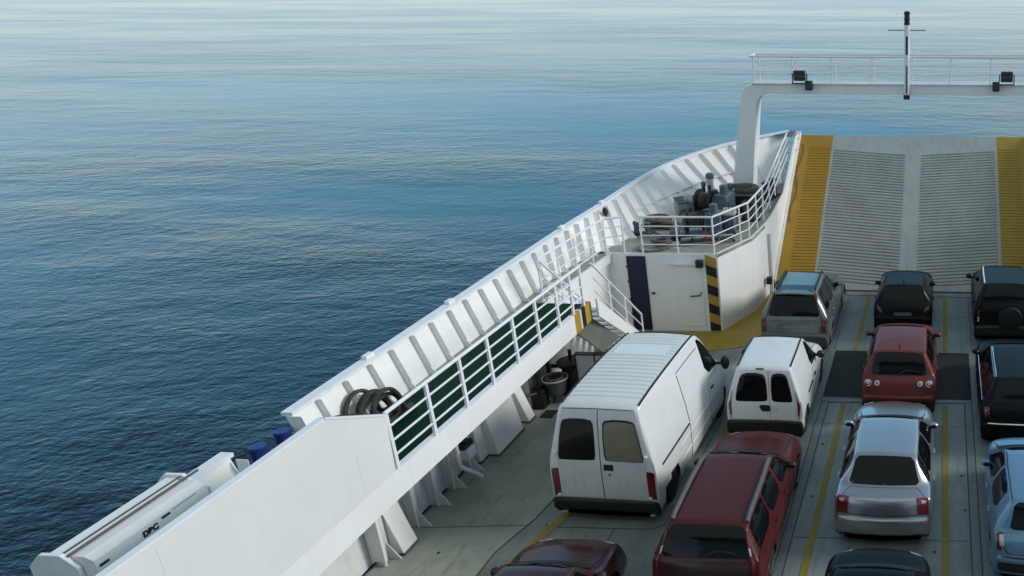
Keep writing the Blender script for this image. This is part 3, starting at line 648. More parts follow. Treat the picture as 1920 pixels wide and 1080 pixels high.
mb = MB(); mb.hexa([(-.3, -.2, .05), (.3, -.2, .05), (.3, .2, .05), (-.3, .2, .05), (-.3, -.2, .45), (.3, -.2, .45), (.3, .2, .58), (-.3, .2, .58)]); part('case', mb, 'machl', t, bevel=.015)
mb = MB(); mb.hexa([(-.32, -.23, .452), (.32, -.23, .452), (.32, .22, .583), (-.32, .22, .583), (-.32, -.23, .48), (.32, -.23, .48), (.32, .22, .61), (-.32, .22, .61)]); part('lid', mb, 'mach', t, bevel=.008)
t = thing('control_stand', 'blue-grey winch control stand behind the bend of the railing', 'control stand', (-6.35, 24.3, ZU))
mb = MB(); mb.box(-.16, .16, -.12, .12, 0, .62); part('cabinet', mb, 'mach', t, bevel=.02)
mb = MB(); mb.hexa([(-.2, -.16, .62), (.2, -.16, .62), (.2, .14, .62), (-.2, .14, .62), (-.2, -.13, .68), (.2, -.13, .68), (.2, .14, .8), (-.2, .14, .8)]); part('panel', mb, 'machl', t, bevel=.01)
mb = MB(); mb.tube([(.0, 0, .72), (.0, -.02, .95)], .012, 6); mb.lathe([(.025, 0), (.03, .03), (.02, .05)], (0, -.02, .95), (0, 0, 1), 10); part('lever', mb, 'black', t)
t = thing('fairlead_roller', 'dark rope fairlead with a rope end at the foot of the ribbed bulwark', 'fairlead', (-9.0, 24.1, ZU))
mb = MB(); mb.box(-.3, .3, -.14, .14, 0, .06); part('base', mb, 'machd', t, bevel=.01)
for xx in (-.17, .17):
    mb = MB(); mb.lathe([(.1, .06), (.08, .1), (.08, .3), (.11, .36), (.06, .38)], (xx, 0, 0), (0, 0, 1), 16); part('roller', mb, 'mach', t)
mb = MB(); mb.tube(arc((-.2, -.1, .42), (.1, -.2, .35), (.5, -.25, .12)) + arc((.5, -.25, .12), (.75, -.3, -.0), (.95, -.2, .05))[1:], .04, 8); part('rope_end', mb, 'rope', t)
t = thing('twin_bollard', 'dark twin mooring bollard in the narrow bay beside the ramp', 'bollard', (-6.0, 28.7, ZU), R(80))
for xx in (-.3, .3):
    mb = MB(); mb.lathe([(.16, 0), (.14, .04), (.14, .5), (.17, .54), (.17, .58), (.1, .6)], (xx, 0, .04), (0, 0, 1), 18); part('bollard_post', mb, 'machd', t)
mb = MB(); mb.box(-.55, .55, -.2, .2, 0, .04); part('base_plate', mb, 'machd', t)
t = thing('steel_drum', 'dark rope drum behind the forward railing next to the ramp', 'drum', (-6.05, 25.9, ZU))
mb = MB(); mb.lathe([(.3, 0), (.3, .04), (.22, .05), (.22, .55), (.3, .56), (.3, .6)], (0, 0, 0), (0, 0, 1), 20); part('spool', mb, 'machd', t)
mb = MB(); mb.lathe([(.235 + .02 * (q % 2), .06 + q * .03) for q in range(16)], (0, 0, 0), (0, 0, 1), 18); part('rope_winding', mb, 'rope', t)
t = thing('hose_bag', 'small red and white fire hose hung on the bulwark ribs', 'fire hose', (-10.02, 24.0, 2.95))
mb = MB(); mb.tube([(.0, -.1, .12), (.05, -.06, .0), (.03, .02, -.15), (.06, .1, -.3)], .05, 8); part('hose', mb, 'red', t)
mb = MB(); mb.box(-.02, .07, .04, .2, -.38, -.12); part('nozzle_bag', mb, 'rail', t, bevel=.02)
mb = MB(); mb.lathe([(.07, 0), (.09, .1), (.05, .2)], (.04, -.12, .08), (0, 0, 1), 12); part('valve', mb, 'trim', t)

# ---- gear under the far end of the walkway
t = thing('mooring_basket', 'round wire-rimmed tub of rope under the end of the walkway', 'tub', (-9.22, 17.85, 0))
mb = MB(); mb.lathe([(.22, .25), (.26, .5), (.3, .62), (.28, .62), (.24, .5), (.2, .27)], (0, 0, 0), (0, 0, 1), 24); part('basket', mb, 'greytrim', t)
mb = MB(); mb.tube([(.3 * math.cos(a * .3), .3 * math.sin(a * .3), .63) for a in range(21)], .022, 6, True); part('rim', mb, 'machl', t)
mb = MB(); mb.lathe([(.12, 0), (.1, .26)], (0, 0, 0), (0, 0, 1), 14); part('stand', mb, 'greytrim', t)
mb = MB(); mb.tube([(.2 * math.cos(a * .5), .2 * math.sin(a * .5), .5 + .004 * a) for a in range(40)], .035, 6); part('rope', mb, 'rope', t)
t = thing('ship_bollard', 'black bollard with a crosspiece behind the wire-rimmed tub', 'bollard', (-9.0, 18.35, 0))
mb = MB(); mb.lathe([(.3, 0), (.26, .04), (.24, .7), (.34, .78), (.34, .86), (.2, .9)], (0, 0, 0), (0, 0, 1), 20); part('bollard_post', mb, 'black', t)
mb = MB(); mb.tube([(-.5, -.05, .72), (.5, .05, .72)], .05, 8); mb.tube([(0, 0, .85), (0, 0, 1.15)], .045, 8); part('crosspiece', mb, 'black', t)
t = thing('pump_unit', 'black pump with a curved hose beside the small sloped buttress', 'pump', (-9.5, 17.55, 0))
mb = MB(); mb.box(-.15, .15, -.15, .15, .0, .5); mb.lathe([(.1, .5), (.1, .95), (.05, 1.3)], (0, 0, 0), (0, 0, 1), 14); part('pump_body', mb, 'black', t, bevel=.01)
mb = MB(); mb.tube(arc((.1, 0, .35), (-.25, -.6, .7), (-.15, -.55, .05)), .035, 8); part('hose', mb, 'machd', t)
mb = MB(); mb.box(.22, .5, -.55, -.2, .0, .03); part('foot_mat', mb, 'hatch', t)
t = thing('notice_cabinet', 'flat pale cabinet with a black frame behind the large white van', 'cabinet', (-8.3, 18.0, 0))
mb = MB(); mb.box(-.4, .4, 0, .12, .05, 1.18); part('cabinet_panel', mb, 'greytrim' if False else 'white2', t, bevel=.008)
mb = MB(); mb.box(-.43, -.4, -.02, .13, 0, 1.21); mb.box(.4, .43, -.02, .13, 0, 1.21); mb.box(-.399, .399, -.02, .13, 1.182, 1.21); mb.box(.05, .08, -.015, -.001, .05, 1.18); part('cabinet_frame', mb, 'black', t, smooth=0)

# ---- the matching other side of the ferry
def mirror(o, label=None, par=None):
    c = o.copy(); COL.objects.link(c)
    if par: c.parent = par
    else:
        c.location.x = -2.06 - o.location.x; c.scale.x = -1
        if label: c['label'] = label
    for ch in o.children: mirror(ch, None, c)
D = bpy.data.objects
mirror(D['bulwark'], 'ribbed bulwark on the far side of the ramp, matching the long one')
mirror(D['forward_bulkhead'], 'matching white bulkhead on the far side of the ramp')
mirror(D['side_wall'], 'matching inner hull wall on the far side of the car deck')
mirror(D['walkway_edge_beam'], 'matching walkway edge beam on the far side of the car deck')
mirror(D['forecastle_deck']); mirror(D['side_walkway'])
# ---- the ferry's deckhouse that carries the viewing deck
t = thing('deckhouse', 'white ferry deckhouse with a row of dark windows behind the car deck', 'deckhouse', (-.4, -3.6, 0))
mb = MB(); mb.box(-8.2, 8.9, -6, 0, 0, 7.9); mb.box(-6.4, 7.0, -8, -3.2, 7.9, 12.5); part('house_front', mb, 'white', t, bevel=.02)
mb = MB(); mb.box(-8.4, 9.0, -6, 4.1, 7.92, 8.08); part('viewing_deck', mb, 'deck', t, smooth=0)
for k in range(8):
    mb = MB(); x = -6 + 1.6 * k; mb.box(x - .6, x + .6, -3.199, -3.17, 9.9, 11.2); part('window', mb, 'glass', t, smooth=0)
# ================================================================== vehicles
class Loft:
    """smooth car skin: stations along the length (u), half section from roof centre to underside (v = 0..9)"""
    def __init__(s, st, crown):
        s.K = []
        for (y, zt, ht, zs, hs, hw, k, zb) in st:
            zs = min(zs, zt - .02); zm = zb + (zs - zb) * .62
            w3 = hs + (ht - hs) * .8
            sec = [(0, zt + crown), (ht * .6, zt + crown * .72), (ht, zt), (lerp(ht, hs, .16) + .012, lerp(zt, zs, .14)), (hs, zs),
                   (max(hw, hs), zm), (hw - .005, zb + (zs - zb) * .3), (hw - .05, zb), (hw * .8, zb - .03), (0, zb - .03)]
            i_ = len(s.K); sg = 1 if i_ < 4 else (-1 if i_ >= len(st) - 4 else 0)
            tk = [0, 0, 0, 0, 0, 0, .015, .06, .2, .3]
            s.K.append([(x, y + k * (abs(x) / .85) ** 2.2 + sg * tk[j], z) for j, (x, z) in enumerate(sec)])
        n = len(s.K); s.n = n
        s.c = [[[s.K[i][j][a] for i in range(n)] for a in range(3)] for j in range(10)]
        s.m = [[slopes(s.c[j][a]) for a in range(3)] for j in range(10)]
        s.cache = {}
    def row(s, u):
        u = max(0., min(s.n - 1.0001, u)); k = round(u, 4)
        if k not in s.cache:
            r = [[herm(s.c[j][a], s.m[j][a], u) for j in range(10)] for a in range(3)]
            s.cache[k] = (r, [slopes(q) for q in r])
        return s.cache[k]
    def P(s, u, v):
        r, m = s.row(u); a = min(8.9999, abs(v)); p = [herm(r[i], m[i], a) for i in range(3)]
        return Vector((p[0] if v >= 0 else -p[0], p[1], p[2]))
    def N(s, u, v):
        e = .02; u0 = max(0, u - e); u1 = min(s.n - 1.001, u + e); sg = 1 if v >= 0 else -1
        a = abs(v); a0, a1 = max(.001, a - e), min(8.99, a + e)
        du = s.P(u1, v) - s.P(u0, v); dv = s.P(u, sg * a1) - s.P(u, sg * a0); n = du.cross(dv)
        if n.length < 1e-9: return Vector((0, 0, 1))
        n.normalize(); p = s.P(u, v); L = s.K[-1][0][1]
        ref = Vector((p.x, 0 if .25 * L < p.y < .75 * L else (p.y - L / 2) * .5, p.z - .55))
        return n if n.dot(ref) > 0 else -n
    def uy(s, y, v=4.):
        lo, hi = 3., s.n - 4.
        for _ in range(40):
            m_ = (lo + hi) / 2
            if s.P(m_, v).y < y: lo = m_
            else: hi = m_
        return lo

def patch(mb, L, poly, off, rnd=2, thick=.012, rings=5, sub=6, mi=0, dome=0., cut=.16):
    """panel lying on the skin: polygon in (u, v), corners cut `rnd` times"""
    pts = []
    n = len(poly)
    for _ in range(rnd):
        q = []
        for i in range(len(poly)):
            a, b = poly[i], poly[(i + 1) % len(poly)]
            f = cut if _ == 0 else .25
            q += [vlerp(a, b, f), vlerp(a, b, 1 - f)]
        poly = q
    out = []
    for i in range(len(poly)):
        a, b = poly[i], poly[(i + 1) % len(poly)]
        d = math.hypot((b[0] - a[0]), (b[1] - a[1])); k = max(1, min(sub, int(d / .16)))
        out += [vlerp(a, b, j / k) for j in range(k)]
    c = (sum(p[0] for p in out) / len(out), sum(p[1] for p in out) / len(out)); m_ = len(out)
    vs = []; fs = []
    for r in range(rings):
        t_ = 1 - r / rings
        for p in out:
            u, v = vlerp(c, p, t_); vs.append(L.P(u, v) + L.N(u, v) * (off + dome * (1 - t_ * t_)))
    ci = len(vs); vs.append(L.P(*c) + L.N(*c) * (off + dome))
    for r in range(rings - 1):
        for i in range(m_): fs.append((r * m_ + i, r * m_ + (i + 1) % m_, (r + 1) * m_ + (i + 1) % m_, (r + 1) * m_ + i))
    for i in range(m_): fs.append(((rings - 1) * m_ + i, (rings - 1) * m_ + (i + 1) % m_, ci))
    b0 = len(vs)
    for p in out: vs.append(L.P(*p) + L.N(*p) * (off - thick))
    for i in range(m_): fs.append((b0 + i, b0 + (i + 1) % m_, (i + 1) % m_, i))
    mb.add(vs, fs, mi)
def skin(mb, L, wheels, wr, nu=5, nv=4):
    us = [i / nu for i in range((L.n - 1) * nu + 1)]; vv = [j / nv for j in range(9 * nv + 1)]
    cols = [-v for v in vv[::-1]] + vv[1:]; vs = []; W = len(cols)
    for u in us:
        for v in cols:
            p = L.P(u, v)
            if 4.2 < abs(v) < 8.9:
                for wy in wheels:
                    d = Vector((0, p.y - wy, p.z - wr)); ra = wr + .055
                    if ra - .09 < d.length < ra + .03 and d.length > 0:
                        q = d.normalized() * ra; p.y = wy + q.y; p.z = wr + q.z
            vs.append(p)
    fs = []
    for i in range(len(us) - 1):
        for j in range(W - 1):
            a = abs(cols[j] + cols[j + 1]) / 2; q = (i * W + j, i * W + j + 1, (i + 1) * W + j + 1, (i + 1) * W + j)
            if 4.2 < a < 8.2:
                c = sum((vs[k] for k in q), Vector()) / 4
                if any(math.hypot(c.y - wy, c.z - wr) < wr + .04 for wy in wheels): continue
            fs.append(q)
    fs.append(tuple(range(W))); fs.append(tuple((len(us) - 1) * W + k for k in range(W))[::-1])
    mb.add(vs, fs)

def vehicle(name, label, cat, loc, rz, S):
    """S: dictionary of sizes (metres, from the rear bumper forward) and styles"""
    t = thing(name, label, cat, loc, rz)
    H, Ln, hw = S['H'], S['L'], S['W'] / 2; g = S.get
    yb, zb_, yr, yf, yw, zw = S['rwb'], S['zrwb'], S['rr'], S['rf'], S['wb'], S['zwb']
    zh, zhf = g('zh', .92), g('zhf', .74); rt = S['rt']; rtb = g('rtb', hw * .8); lip = g('lip', (.12, zb_ - .12)); lip2 = g('lip2', (.17, zb_ - .04))
    br, bf = g('belt', (1.0, .93)); clr = g('clr', .2); kr = g('kr', .12); kf = g('kf', 1.); cr = g('crown', .035)
    bz, byp = g('bumpz', .62), g('bumpd', .035)
    def belt(y): return lerp(br, bf, max(0, min(1, (y - yb) / max(.1, yw - yb))))
    st = [(.09, clr + .03, hw * .84, clr + .01, hw * .92, hw * .94, kr, clr), (.02, bz * .74, hw * .87, .4, hw * .94, hw * .96, kr, clr), (.0, bz * .94, hw * .87, .5, hw * .95, hw * .975, kr, clr),
          (byp, bz + .02, hw * .87, .6, hw * .955, hw * .98, kr, clr),
          (lip[0], lip[1], g('lipw', hw * .86), lip[1] - .05, hw * .95, hw * .985, kr, clr),
          (lip2[0], lip2[1], g('lipw', hw * .86), min(lip2[1] - .03, br), hw * .955, hw * .99, kr, clr),
          (yb, zb_, rtb, min(br, zb_ - .02), hw * .955, hw, kr * .8, clr),
          (yr, H - g('dr', .04), rt, belt(yr), hw * .955, hw, g('krr', .03), clr),
          (lerp(yr, yf, .55), H - cr, rt * 1.01, belt(lerp(yr, yf, .55)), hw * .955, hw, 0, clr),
          (yf, H - g('df', .045), rt * .985, belt(yf), hw * .95, hw, -.05, clr),
          (yw, zw, g('wbw', hw * .8), min(bf, zw - .02), hw * .94, hw * .995, -.12, clr),
          (lerp(yw, Ln, .45), lerp(zw, zh, .75) if g('zh') is None else zh, hw * .8, .86 * 1 if zw < 1.15 else zh - .08, hw * .92, hw * .98, -.14 * kf, clr),
          (Ln - .3, zhf, hw * .76, zhf - .05, hw * .88, hw * .96, -.2 * kf, clr), (Ln - .06, zhf - .13, hw * .75, zhf - .2, hw * .86, hw * .93, -.22 * kf, clr),
          (Ln, .5, hw * .8, .42, hw * .86, hw * .9, -.22 * kf, clr), (Ln - .03, .4, hw * .8, .33, hw * .86, hw * .9, -.22 * kf, clr), (Ln - .12, .3, hw * .8, .26, hw * .84, hw * .88, -.2, clr)]
    L = Loft(st, cr); wr = g('wr', .31); wheels = S['wheels']; paint = S['paint']
    mb = MB(); skin(mb, L, wheels, wr); body = part('body', mb, paint, t, smooth=70)
    mb = MB()
    for wy in wheels: mb.box(-hw * .9, hw * .9, max(.06, wy - wr - .05), wy + wr + .05, .16, wr + .3)
    part('underbody', mb, 'gasket', t, smooth=0)
    # wheels
    for wy in wheels:
        for sx in (-1, 1):
            mb = MB(); w = .2; x = sx * (hw - .035)
            mb.lathe([(wr * .66, 0), (wr * .9, -.005), (wr, -.04), (wr, -w + .04), (wr * .9, -w), (wr * .5, -w)], (x, wy, wr), (sx, 0, 0), 28)
            wh = part('wheel', mb, 'tyre', t)
            mb = MB(); mb.lathe([(wr * .67, -.004), (wr * .62, .004), (wr * .57, -.03), (wr * .1, -.035), (wr * .09, -.01), (.005, -.008)], (x, wy, wr), (sx, 0, 0), 24)
            for q in range(g('spokes', 5)):
                a = q * 2 * math.pi / g('spokes', 5); d = Vector((0, math.cos(a), math.sin(a))); o = Vector((x - sx * .02, wy, wr))
                mb.bar(o + d * wr * .1, o + d * wr * .62, .045, .03, up=(1, 0, 0))
            part('rim', mb, g('rim', 'rim'), wh)
            if g('cladding'):
                mb = MB(); pts = [(sx * (hw + .0), wy + (wr + .06) * math.cos(a), wr + (wr + .06) * math.sin(a)) for a in [math.pi * (i / 12. * 1.1 - .05) for i in range(13)]]
                mb.tube(pts, .03, 6); part('wheel_arch_trim', mb, S['cladding'], t)
    # glass
    m1 = g('rwm', 1.72); ov = g('rear_overlap', .12)
    if not g('rear_doors'):
        mb = MB(); patch(mb, L, [(6. + ov * .4, -m1), (6.0 + ov * .1, 0), (6. + ov * .4, m1), (6.93, m1), (6.93, 0), (6.93, -m1)], .006, g('rwround', 1), dome=.004)
        part('rear_window', mb, 'glass', t)
        mb = MB(); a = S.get('gate', (3.25, 5.9)); patch(mb, L, [(a[0], -1.62), (a[0], 0), (a[0], 1.62), (a[1], 1.75), (a[1], 0), (a[1], -1.75)], .004, 1)
        gt = part(g('gate_name', 'tailgate'), mb, g('gate_paint', paint), t, smooth=60)
        mb = MB(); patch(mb, L, [(a[0] - .05, -1.67), (a[0] - .05, 0), (a[0] - .05, 1.67), (a[1] + .03, 1.8), (a[1] + .03, 0), (a[1] + .03, -1.8)], .0018, 1, thick=.01); part('gate_seal', mb, 'gasket', gt)
    mb = MB(); patch(mb, L, [(9.08, -1.75), (9.06, 0), (9.08, 1.75), (9.93, 1.8), (9.9, 0), (9.93, -1.8)], .006, 1); part('windshield', mb, 'glass', t)
    mb = MB(); patch(mb, L, [(10.12, -1.8), (10.1, 0), (10.12, 1.8), (12.5, 1.7), (12.6, 0), (12.5, -1.7)], .005, 1); part('hood', mb, paint, t, smooth=60)
    mb = MB(); patch(mb, L, [(10.08, -1.86), (10.06, 0), (10.08, 1.86), (12.53, 1.76), (12.63, 0), (12.53, -1.76)], .002, 1, thick=.01); part('hood_seal', mb, 'gasket', t)
    mb = MB(); patch(mb, L, [(9.97, -1.7), (9.94, 0), (9.97, 1.7), (10.13, 1.75), (10.11, 0), (10.13, -1.75)], .008, 0); part('wiper_panel', mb, 'trim', t)
    if g('hood_crease'):
        for sx in (-1, 1):
            mb = MB(); mb.tube([L.P(u, sx * v_) + Vector((0, 0, .002)) for u, v_ in [(10.2 + .24 * i, 1.96 + .0 * i) for i in range(10)]], .012, 6); part('hood_crease', mb, paint, t)
    # doors and side windows
    wt, wbm = g('wv', (2.75, 3.86))
    for sx in (-1, 1):
        for i, (y0, y1, wy0, wy1, wy0t, wy1t) in enumerate(S['doors']):
            mb = MB(); a, b = L.uy(y0), L.uy(y1)
            patch(mb, L, [(a, sx * 4.02), (lerp(a, b, .5), sx * 4.02), (b, sx * 4.02), (b, sx * 6.6), (lerp(a, b, .5), sx * 6.6), (a, sx * 6.6)], .0045, 1, thick=.02)
            dr = part('door', mb, paint, t, smooth=60)
            a2, b2_ = L.uy(y0 - .013), L.uy(y1 + .013); mb = MB()
            patch(mb, L, [(a2, sx * 4.0), (lerp(a2, b2_, .5), sx * 4.0), (b2_, sx * 4.0), (b2_, sx * 6.68), (lerp(a2, b2_, .5), sx * 6.68), (a2, sx * 6.68)], .002, 1, thick=.01)
            part('door_seal', mb, 'gasket', dr)
            if wy0 is not None:
                mb = MB(); patch(mb, L, [(L.uy(wy0), sx * wbm), (L.uy(wy1), sx * wbm), (L.uy(wy1t, 3), sx * wt), (L.uy(wy0t, 3), sx * wt)], .006, g('winround', 1))
                part('window', mb, 'glass', dr)
            if S.get('handles', True):
                mb = MB(); u = L.uy(y0 + .16); p = L.P(u, sx * 4.45); n_ = L.N(u, sx * 4.45)
                mb.bar(p + n_ * .03 - Vector((0, .09, 0)), p + n_ * .03 + Vector((0, .09, 0)), .035, .03); part('handle', mb, g('handle_m', paint), dr, bevel=.008)
        for (wy0, wy1, wy0t, wy1t) in S.get('quarter', []):
            mb = MB(); patch(mb, L, [(L.uy(wy0), sx * wbm), (L.uy(wy1), sx * wbm), (L.uy(wy1t, 3), sx * wt), (L.uy(wy0t, 3), sx * wt)], .006, 1); part('side_window', mb, 'glass', t)
        # lights
        for (m_, poly) in S['tail']:
            mb = MB(); patch(mb, L, [(u, sx * v) for u, v in poly], .012, g('tailround', 1), dome=.006)
            part({'lampred': 'tail_light', 'lampclear': 'reverse_light', 'lamporange': 'turn_light'}.get(m_, 'tail_light'), mb, m_, t)
        mb = MB(); patch(mb, L, [(12.45, sx * 1.25), (12.35, sx * 2.3), (13.1, sx * 2.6), (13.3, sx * 1.3)], .01, 1); part('headlight', mb, 'lampclear', t)
        # mirrors
        if g('mirror', True):
            my, mz, mx = S['mir']; mm = g('mir_m', 'trim'); e = .0
            mb = MB(); sz = g('mir_sz', (.19, .13, .13)); cx_ = sx * (mx - sz[0] / 2)
            mb.lathe([(.15, -.5), (.7, -.42), (1., -.1), (1., .15), (.75, .42), (.2, .52)], (0, 0, 0), (0, 1, 0), 16)
            mb.v = [(cx_ + p[0] * sz[0] / 2, my + p[1] * sz[1], mz + p[2] * sz[2] / 2) for p in mb.v]
            mr = part('mirror', mb, mm, t, smooth=60)
            mb = MB(); mb.bar((sx * (hw * .9), my + .06, mz - .05), (cx_, my + .01, mz - .02), .05, .05); part('mirror_arm', mb, 'trim', mr)
            mb = MB(); mb.lathe([(1., 0), (.9, .01)], (0, 0, 0), (0, -1, 0), 16); mb.v = [(cx_ + p[0] * sz[0] * .36, my - sz[1] * .43 + p[1], mz + p[2] * sz[2] * .36) for p in mb.v]; part('mirror_glass', mb, 'lampglass', mr)
        if g('rails'):
            m_, y0, y1, v_, h_ = S['rails']; mb = MB(); n_ = 12; pts = []
            for i in range(n_ + 1):
                u = L.uy(lerp(y0, y1, i / n_), 2.); hh = h_ * (1 if 0 < i < n_ else .1); pts.append(L.P(u, sx * v_) + Vector((0, 0, hh)))
            mb.tube(pts, g('railr', .022), 8); part('roof_rail', mb, m_, t)
        if g('gutter'):
            m_, y0, y1, v_ = S['gutter']; mb = MB(); mb.tube([L.P(L.uy(lerp(y0, y1, i / 14), 2.), sx * v_) + Vector((0, 0, .002)) for i in range(15)], g('gutr', .02), 6); part('roof_gutter', mb, m_, t)
        if g('belt_trim'):
            mb = MB(); y0, y1 = S['belt_trim'][1:]; mb.tube([L.P(L.uy(lerp(y0, y1, i / 12)), sx * 3.93) + Vector((sx * .006, 0, 0)) for i in range(13)], .013, 6); part('belt_trim', mb, S['belt_trim'][0], t)
        if g('side_trim'):
            mb = MB(); m_, y0, y1, v_ = S['side_trim']; mb.tube([L.P(L.uy(lerp(y0, y1, i / 12), 5.), sx * v_) for i in range(13)], .025, 6); part('side_trim', mb, m_, t)
    # rear bumper
    bp = g('bumper', paint)
    mb = MB(); patch(mb, L, [(.01, -8.4), (.01, 0), (.01, 8.4), (2.95, 8.4), (3.0, 0), (2.95, -8.4)] if bp != paint else [(1.2, -3.1), (1.1, 0), (1.2, 3.1), (2.95, 3.3), (3.0, 0), (2.95, -3.3)], g('bumpoff', .012), 0 if bp != paint else 1, rings=6, sub=24); bb = part('rear_bumper', mb, bp, t, smooth=60)
    if g('bump_strip'):
        mb = MB(); patch(mb, L, [(2.55, -1.75), (2.5, 0), (2.55, 1.75), (2.9, 1.7), (2.95, 0), (2.9, -1.7)], .024, 1, sub=14); part('bumper_strip', mb, S['bump_strip'], bb)
    if g('bump_low'):
        mb = MB(); patch(mb, L, [(.4, -2.4), (.35, 0), (.4, 2.4), (1.5, 2.2), (1.5, 0), (1.5, -2.2)], .02, 1, sub=14); part('bumper_lower_trim', mb, S['bump_low'], bb)
    if g('plate_at'):
        u, w, h = S['plate_at']; p = L.P(u, 0); n_ = L.N(u, .3); n_.x = 0; n_.normalize(); up = Vector((1, 0, 0)).cross(n_); up = up if up.z > 0 else -up
        a = p + n_ * .02
        mb = MB(); X = Vector((w / 2, 0, 0)); q = [a - X - up * h / 2, a + X - up * h / 2, a + X + up * h / 2, a - X + up * h / 2]
        mb.hexa([k - n_ * .01 for k in q] + [k + n_ * .004 for k in q]); part('licence_plate', mb, g('plate_m', 'plate'), t, smooth=0)
    if g('spoiler'):
        m_, w, d, dz = S['spoiler']; mb = MB(); a = L.P(7.0, 0)
        n_ = 9; vs = []
        for i in range(n_ + 1):
            q = -1 + 2 * i / n_; x = q * w; yy = a.y + .06 * q * q; z = L.P(7.0, 0).z + dz - .04 * q * q
            vs += [(x, yy + .04, z - .01), (x, yy - d, z - .02), (x, yy - d, z - .055), (x, yy + .04, z - .06)]
        mb.add(vs, [(i * 4 + j, i * 4 + (j + 1) % 4, i * 4 + 4 + (j + 1) % 4, i * 4 + 4 + j) for i in range(n_) for j in range(4)] + [(0, 1, 2, 3), (n_ * 4, n_ * 4 + 3, n_ * 4 + 2, n_ * 4 + 1)])
        sp_ = part('spoiler', mb, m_, t, smooth=50)
        mb = MB(); mb.box(-.2, .2, a.y - d - .008, a.y - d + .005, a.z + dz - .052, a.z + dz - .028); part('brake_light', mb, 'lampred', sp_)
    if g('roof_band'):
        m_, u0, u1, vm = S['roof_band']; mb = MB(); patch(mb, L, [(u0, -vm), (u0, 0), (u0, vm), (u1, vm), (u1, 0), (u1, -vm)], .004, 0, sub=10); part('roof_window', mb, m_, t)
    if g('antenna'):
        y = S['antenna']; p = L.P(L.uy(y, 2.), 0.); mb = MB(); mb.tube([p, p + Vector((0, -.05, .05)), p + Vector((0, -.22, .2))], [.022, .012, .004], 6); part('antenna', mb, 'trim', t)
    if g('wiper'):
        u = 6.12; mb = MB(); mb.tube([L.P(u - .05, -.1) + Vector((0, -.02, 0)), L.P(6.3, .5) + Vector((0, -.02, .01)), L.P(6.22, 1.2) + Vector((0, -.02, .01))], .012, 6); part('wiper', mb, 'trim', t)
    return t, L

# 1 silver sedan
vehicle('sedan_car', 'silver four-door sedan with a dark rear window between the yellow lines', 'car', (-.93, 12.58, 0), 0, dict(
    H=1.42, L=4.5, W=1.78, rwb=.5, zrwb=1.02, rr=.98, rf=2.36, wb=3.12, zwb=1.0, rt=.56, rtb=.69, lip=(.07, .88), lip2=(.13, .985), belt=(.97, .92), zh=.92, zhf=.76, kr=.16, paint='silver',
    wheels=(.88, 3.55), doors=[(1.02, 1.95, .98, 1.9, 1.25, 1.9), (1.98, 2.98, 2.0, 2.95, 2.0, 2.42)], tail=[('lampred', [(3.3, 1.42), (3.3, 3.6), (5.0, 3.4), (5.05, 1.36)]), ('lampclear', [(4.15, 1.55), (4.1, 2.5), (4.72, 2.4), (4.75, 1.52)])], tailround=0, quarter=[(.72, .95, .93, 1.2)],
    mir=(2.88, .97, .98), mir_m='silver', gate_name='boot_lid', gate=(3.3, 5.85), rear_overlap=.1, rwm=1.8, plate_at=(3.75, .1, .02), plate_m='greytrim'))
# 2 red tall hatchback
GP, LG = vehicle('hatchback_car', 'brick red tall hatchback with round white tail lamps parked on the dark hatch', 'car', (-.88, 17.25, 0), 0, dict(
    H=1.58, L=4.15, W=1.74, rwb=.24, zrwb=1.06, rr=.52, rf=2.02, wb=3.0, zwb=1.08, rt=.585, rtb=.7, lip=(.08, .86), lip2=(.14, .98), belt=(1.04, .98), zh=.98, zhf=.82, kr=.12, paint='redpaint',
    wheels=(.75, 3.32), doors=[(.95, 1.75, .95, 1.7, 1.0, 1.7), (1.78, 2.8, 1.8, 2.75, 1.8, 2.15)], quarter=[(.55, .9, .68, .94)], tail=[('lampred', [(4.0, 1.55), (4.0, 3.2), (4.9, 3.2), (4.9, 1.5)])],
    mir=(2.72, 1.05, .98), mir_m='redpaint', gate=(3.1, 5.9), plate_at=(3.7, .1, .02), plate_m='redpaint', antenna=.75, bump_low='trim', rwround=2, wiper=True))
for sx in (-1, 1):
    for v, r in ((1.12, .058), (1.72, .075)):
        p = LG.P(4.4, sx * v); n_ = (LG.N(4.4, sx * v) + Vector((0, -.3, 0))).normalized()
        mb = MB(); mb.lathe([(r * 1.1, -.03), (r * 1.1, .004), (r, .01), (r * .55, .012), (.004, .013)], p, n_, 20); rl = part('round_lamp', mb, 'lampclear', GP)
        mb = MB(); mb.lathe([(r * .42, .0), (r * .4, .016), (.004, .016)], p, n_, 14); part('lamp_bulb', mb, 'greytrim' if v < 1.6 else 'rim', rl)
# 3 black hatchback
vehicle('hatchback_car', 'black hatchback with slanted red tail lamps right at the foot of the ramp', 'car', (-1.0, 22.0, 0), 0, dict(
    H=1.43, L=3.78, W=1.68, rwb=.26, zrwb=1.03, rr=.62, rf=1.8, wb=2.65, zwb=.98, rt=.54, rtb=.66, lip=(.09, .86), lip2=(.15, .96), belt=(1.0, .93), zhf=.74, paint='blackpaint',
    wheels=(.62, 3.0), doors=[(1.0, 2.5, 1.0, 2.4, 1.05, 1.9)], quarter=[(.6, .95, .72, 1.0)], tail=[('lampred', [(3.5, 1.35), (3.8, 1.9), (4.95, 2.9), (5.0, 2.2), (4.3, 1.6)])],
    mir=(1.95, .99, .93), mir_m='blackpaint', plate_at=(3.4, .5, .09), plate_m='greytrim', antenna=.8, spoiler=('blackpaint', .5, .08, -.005), rwm=1.8))
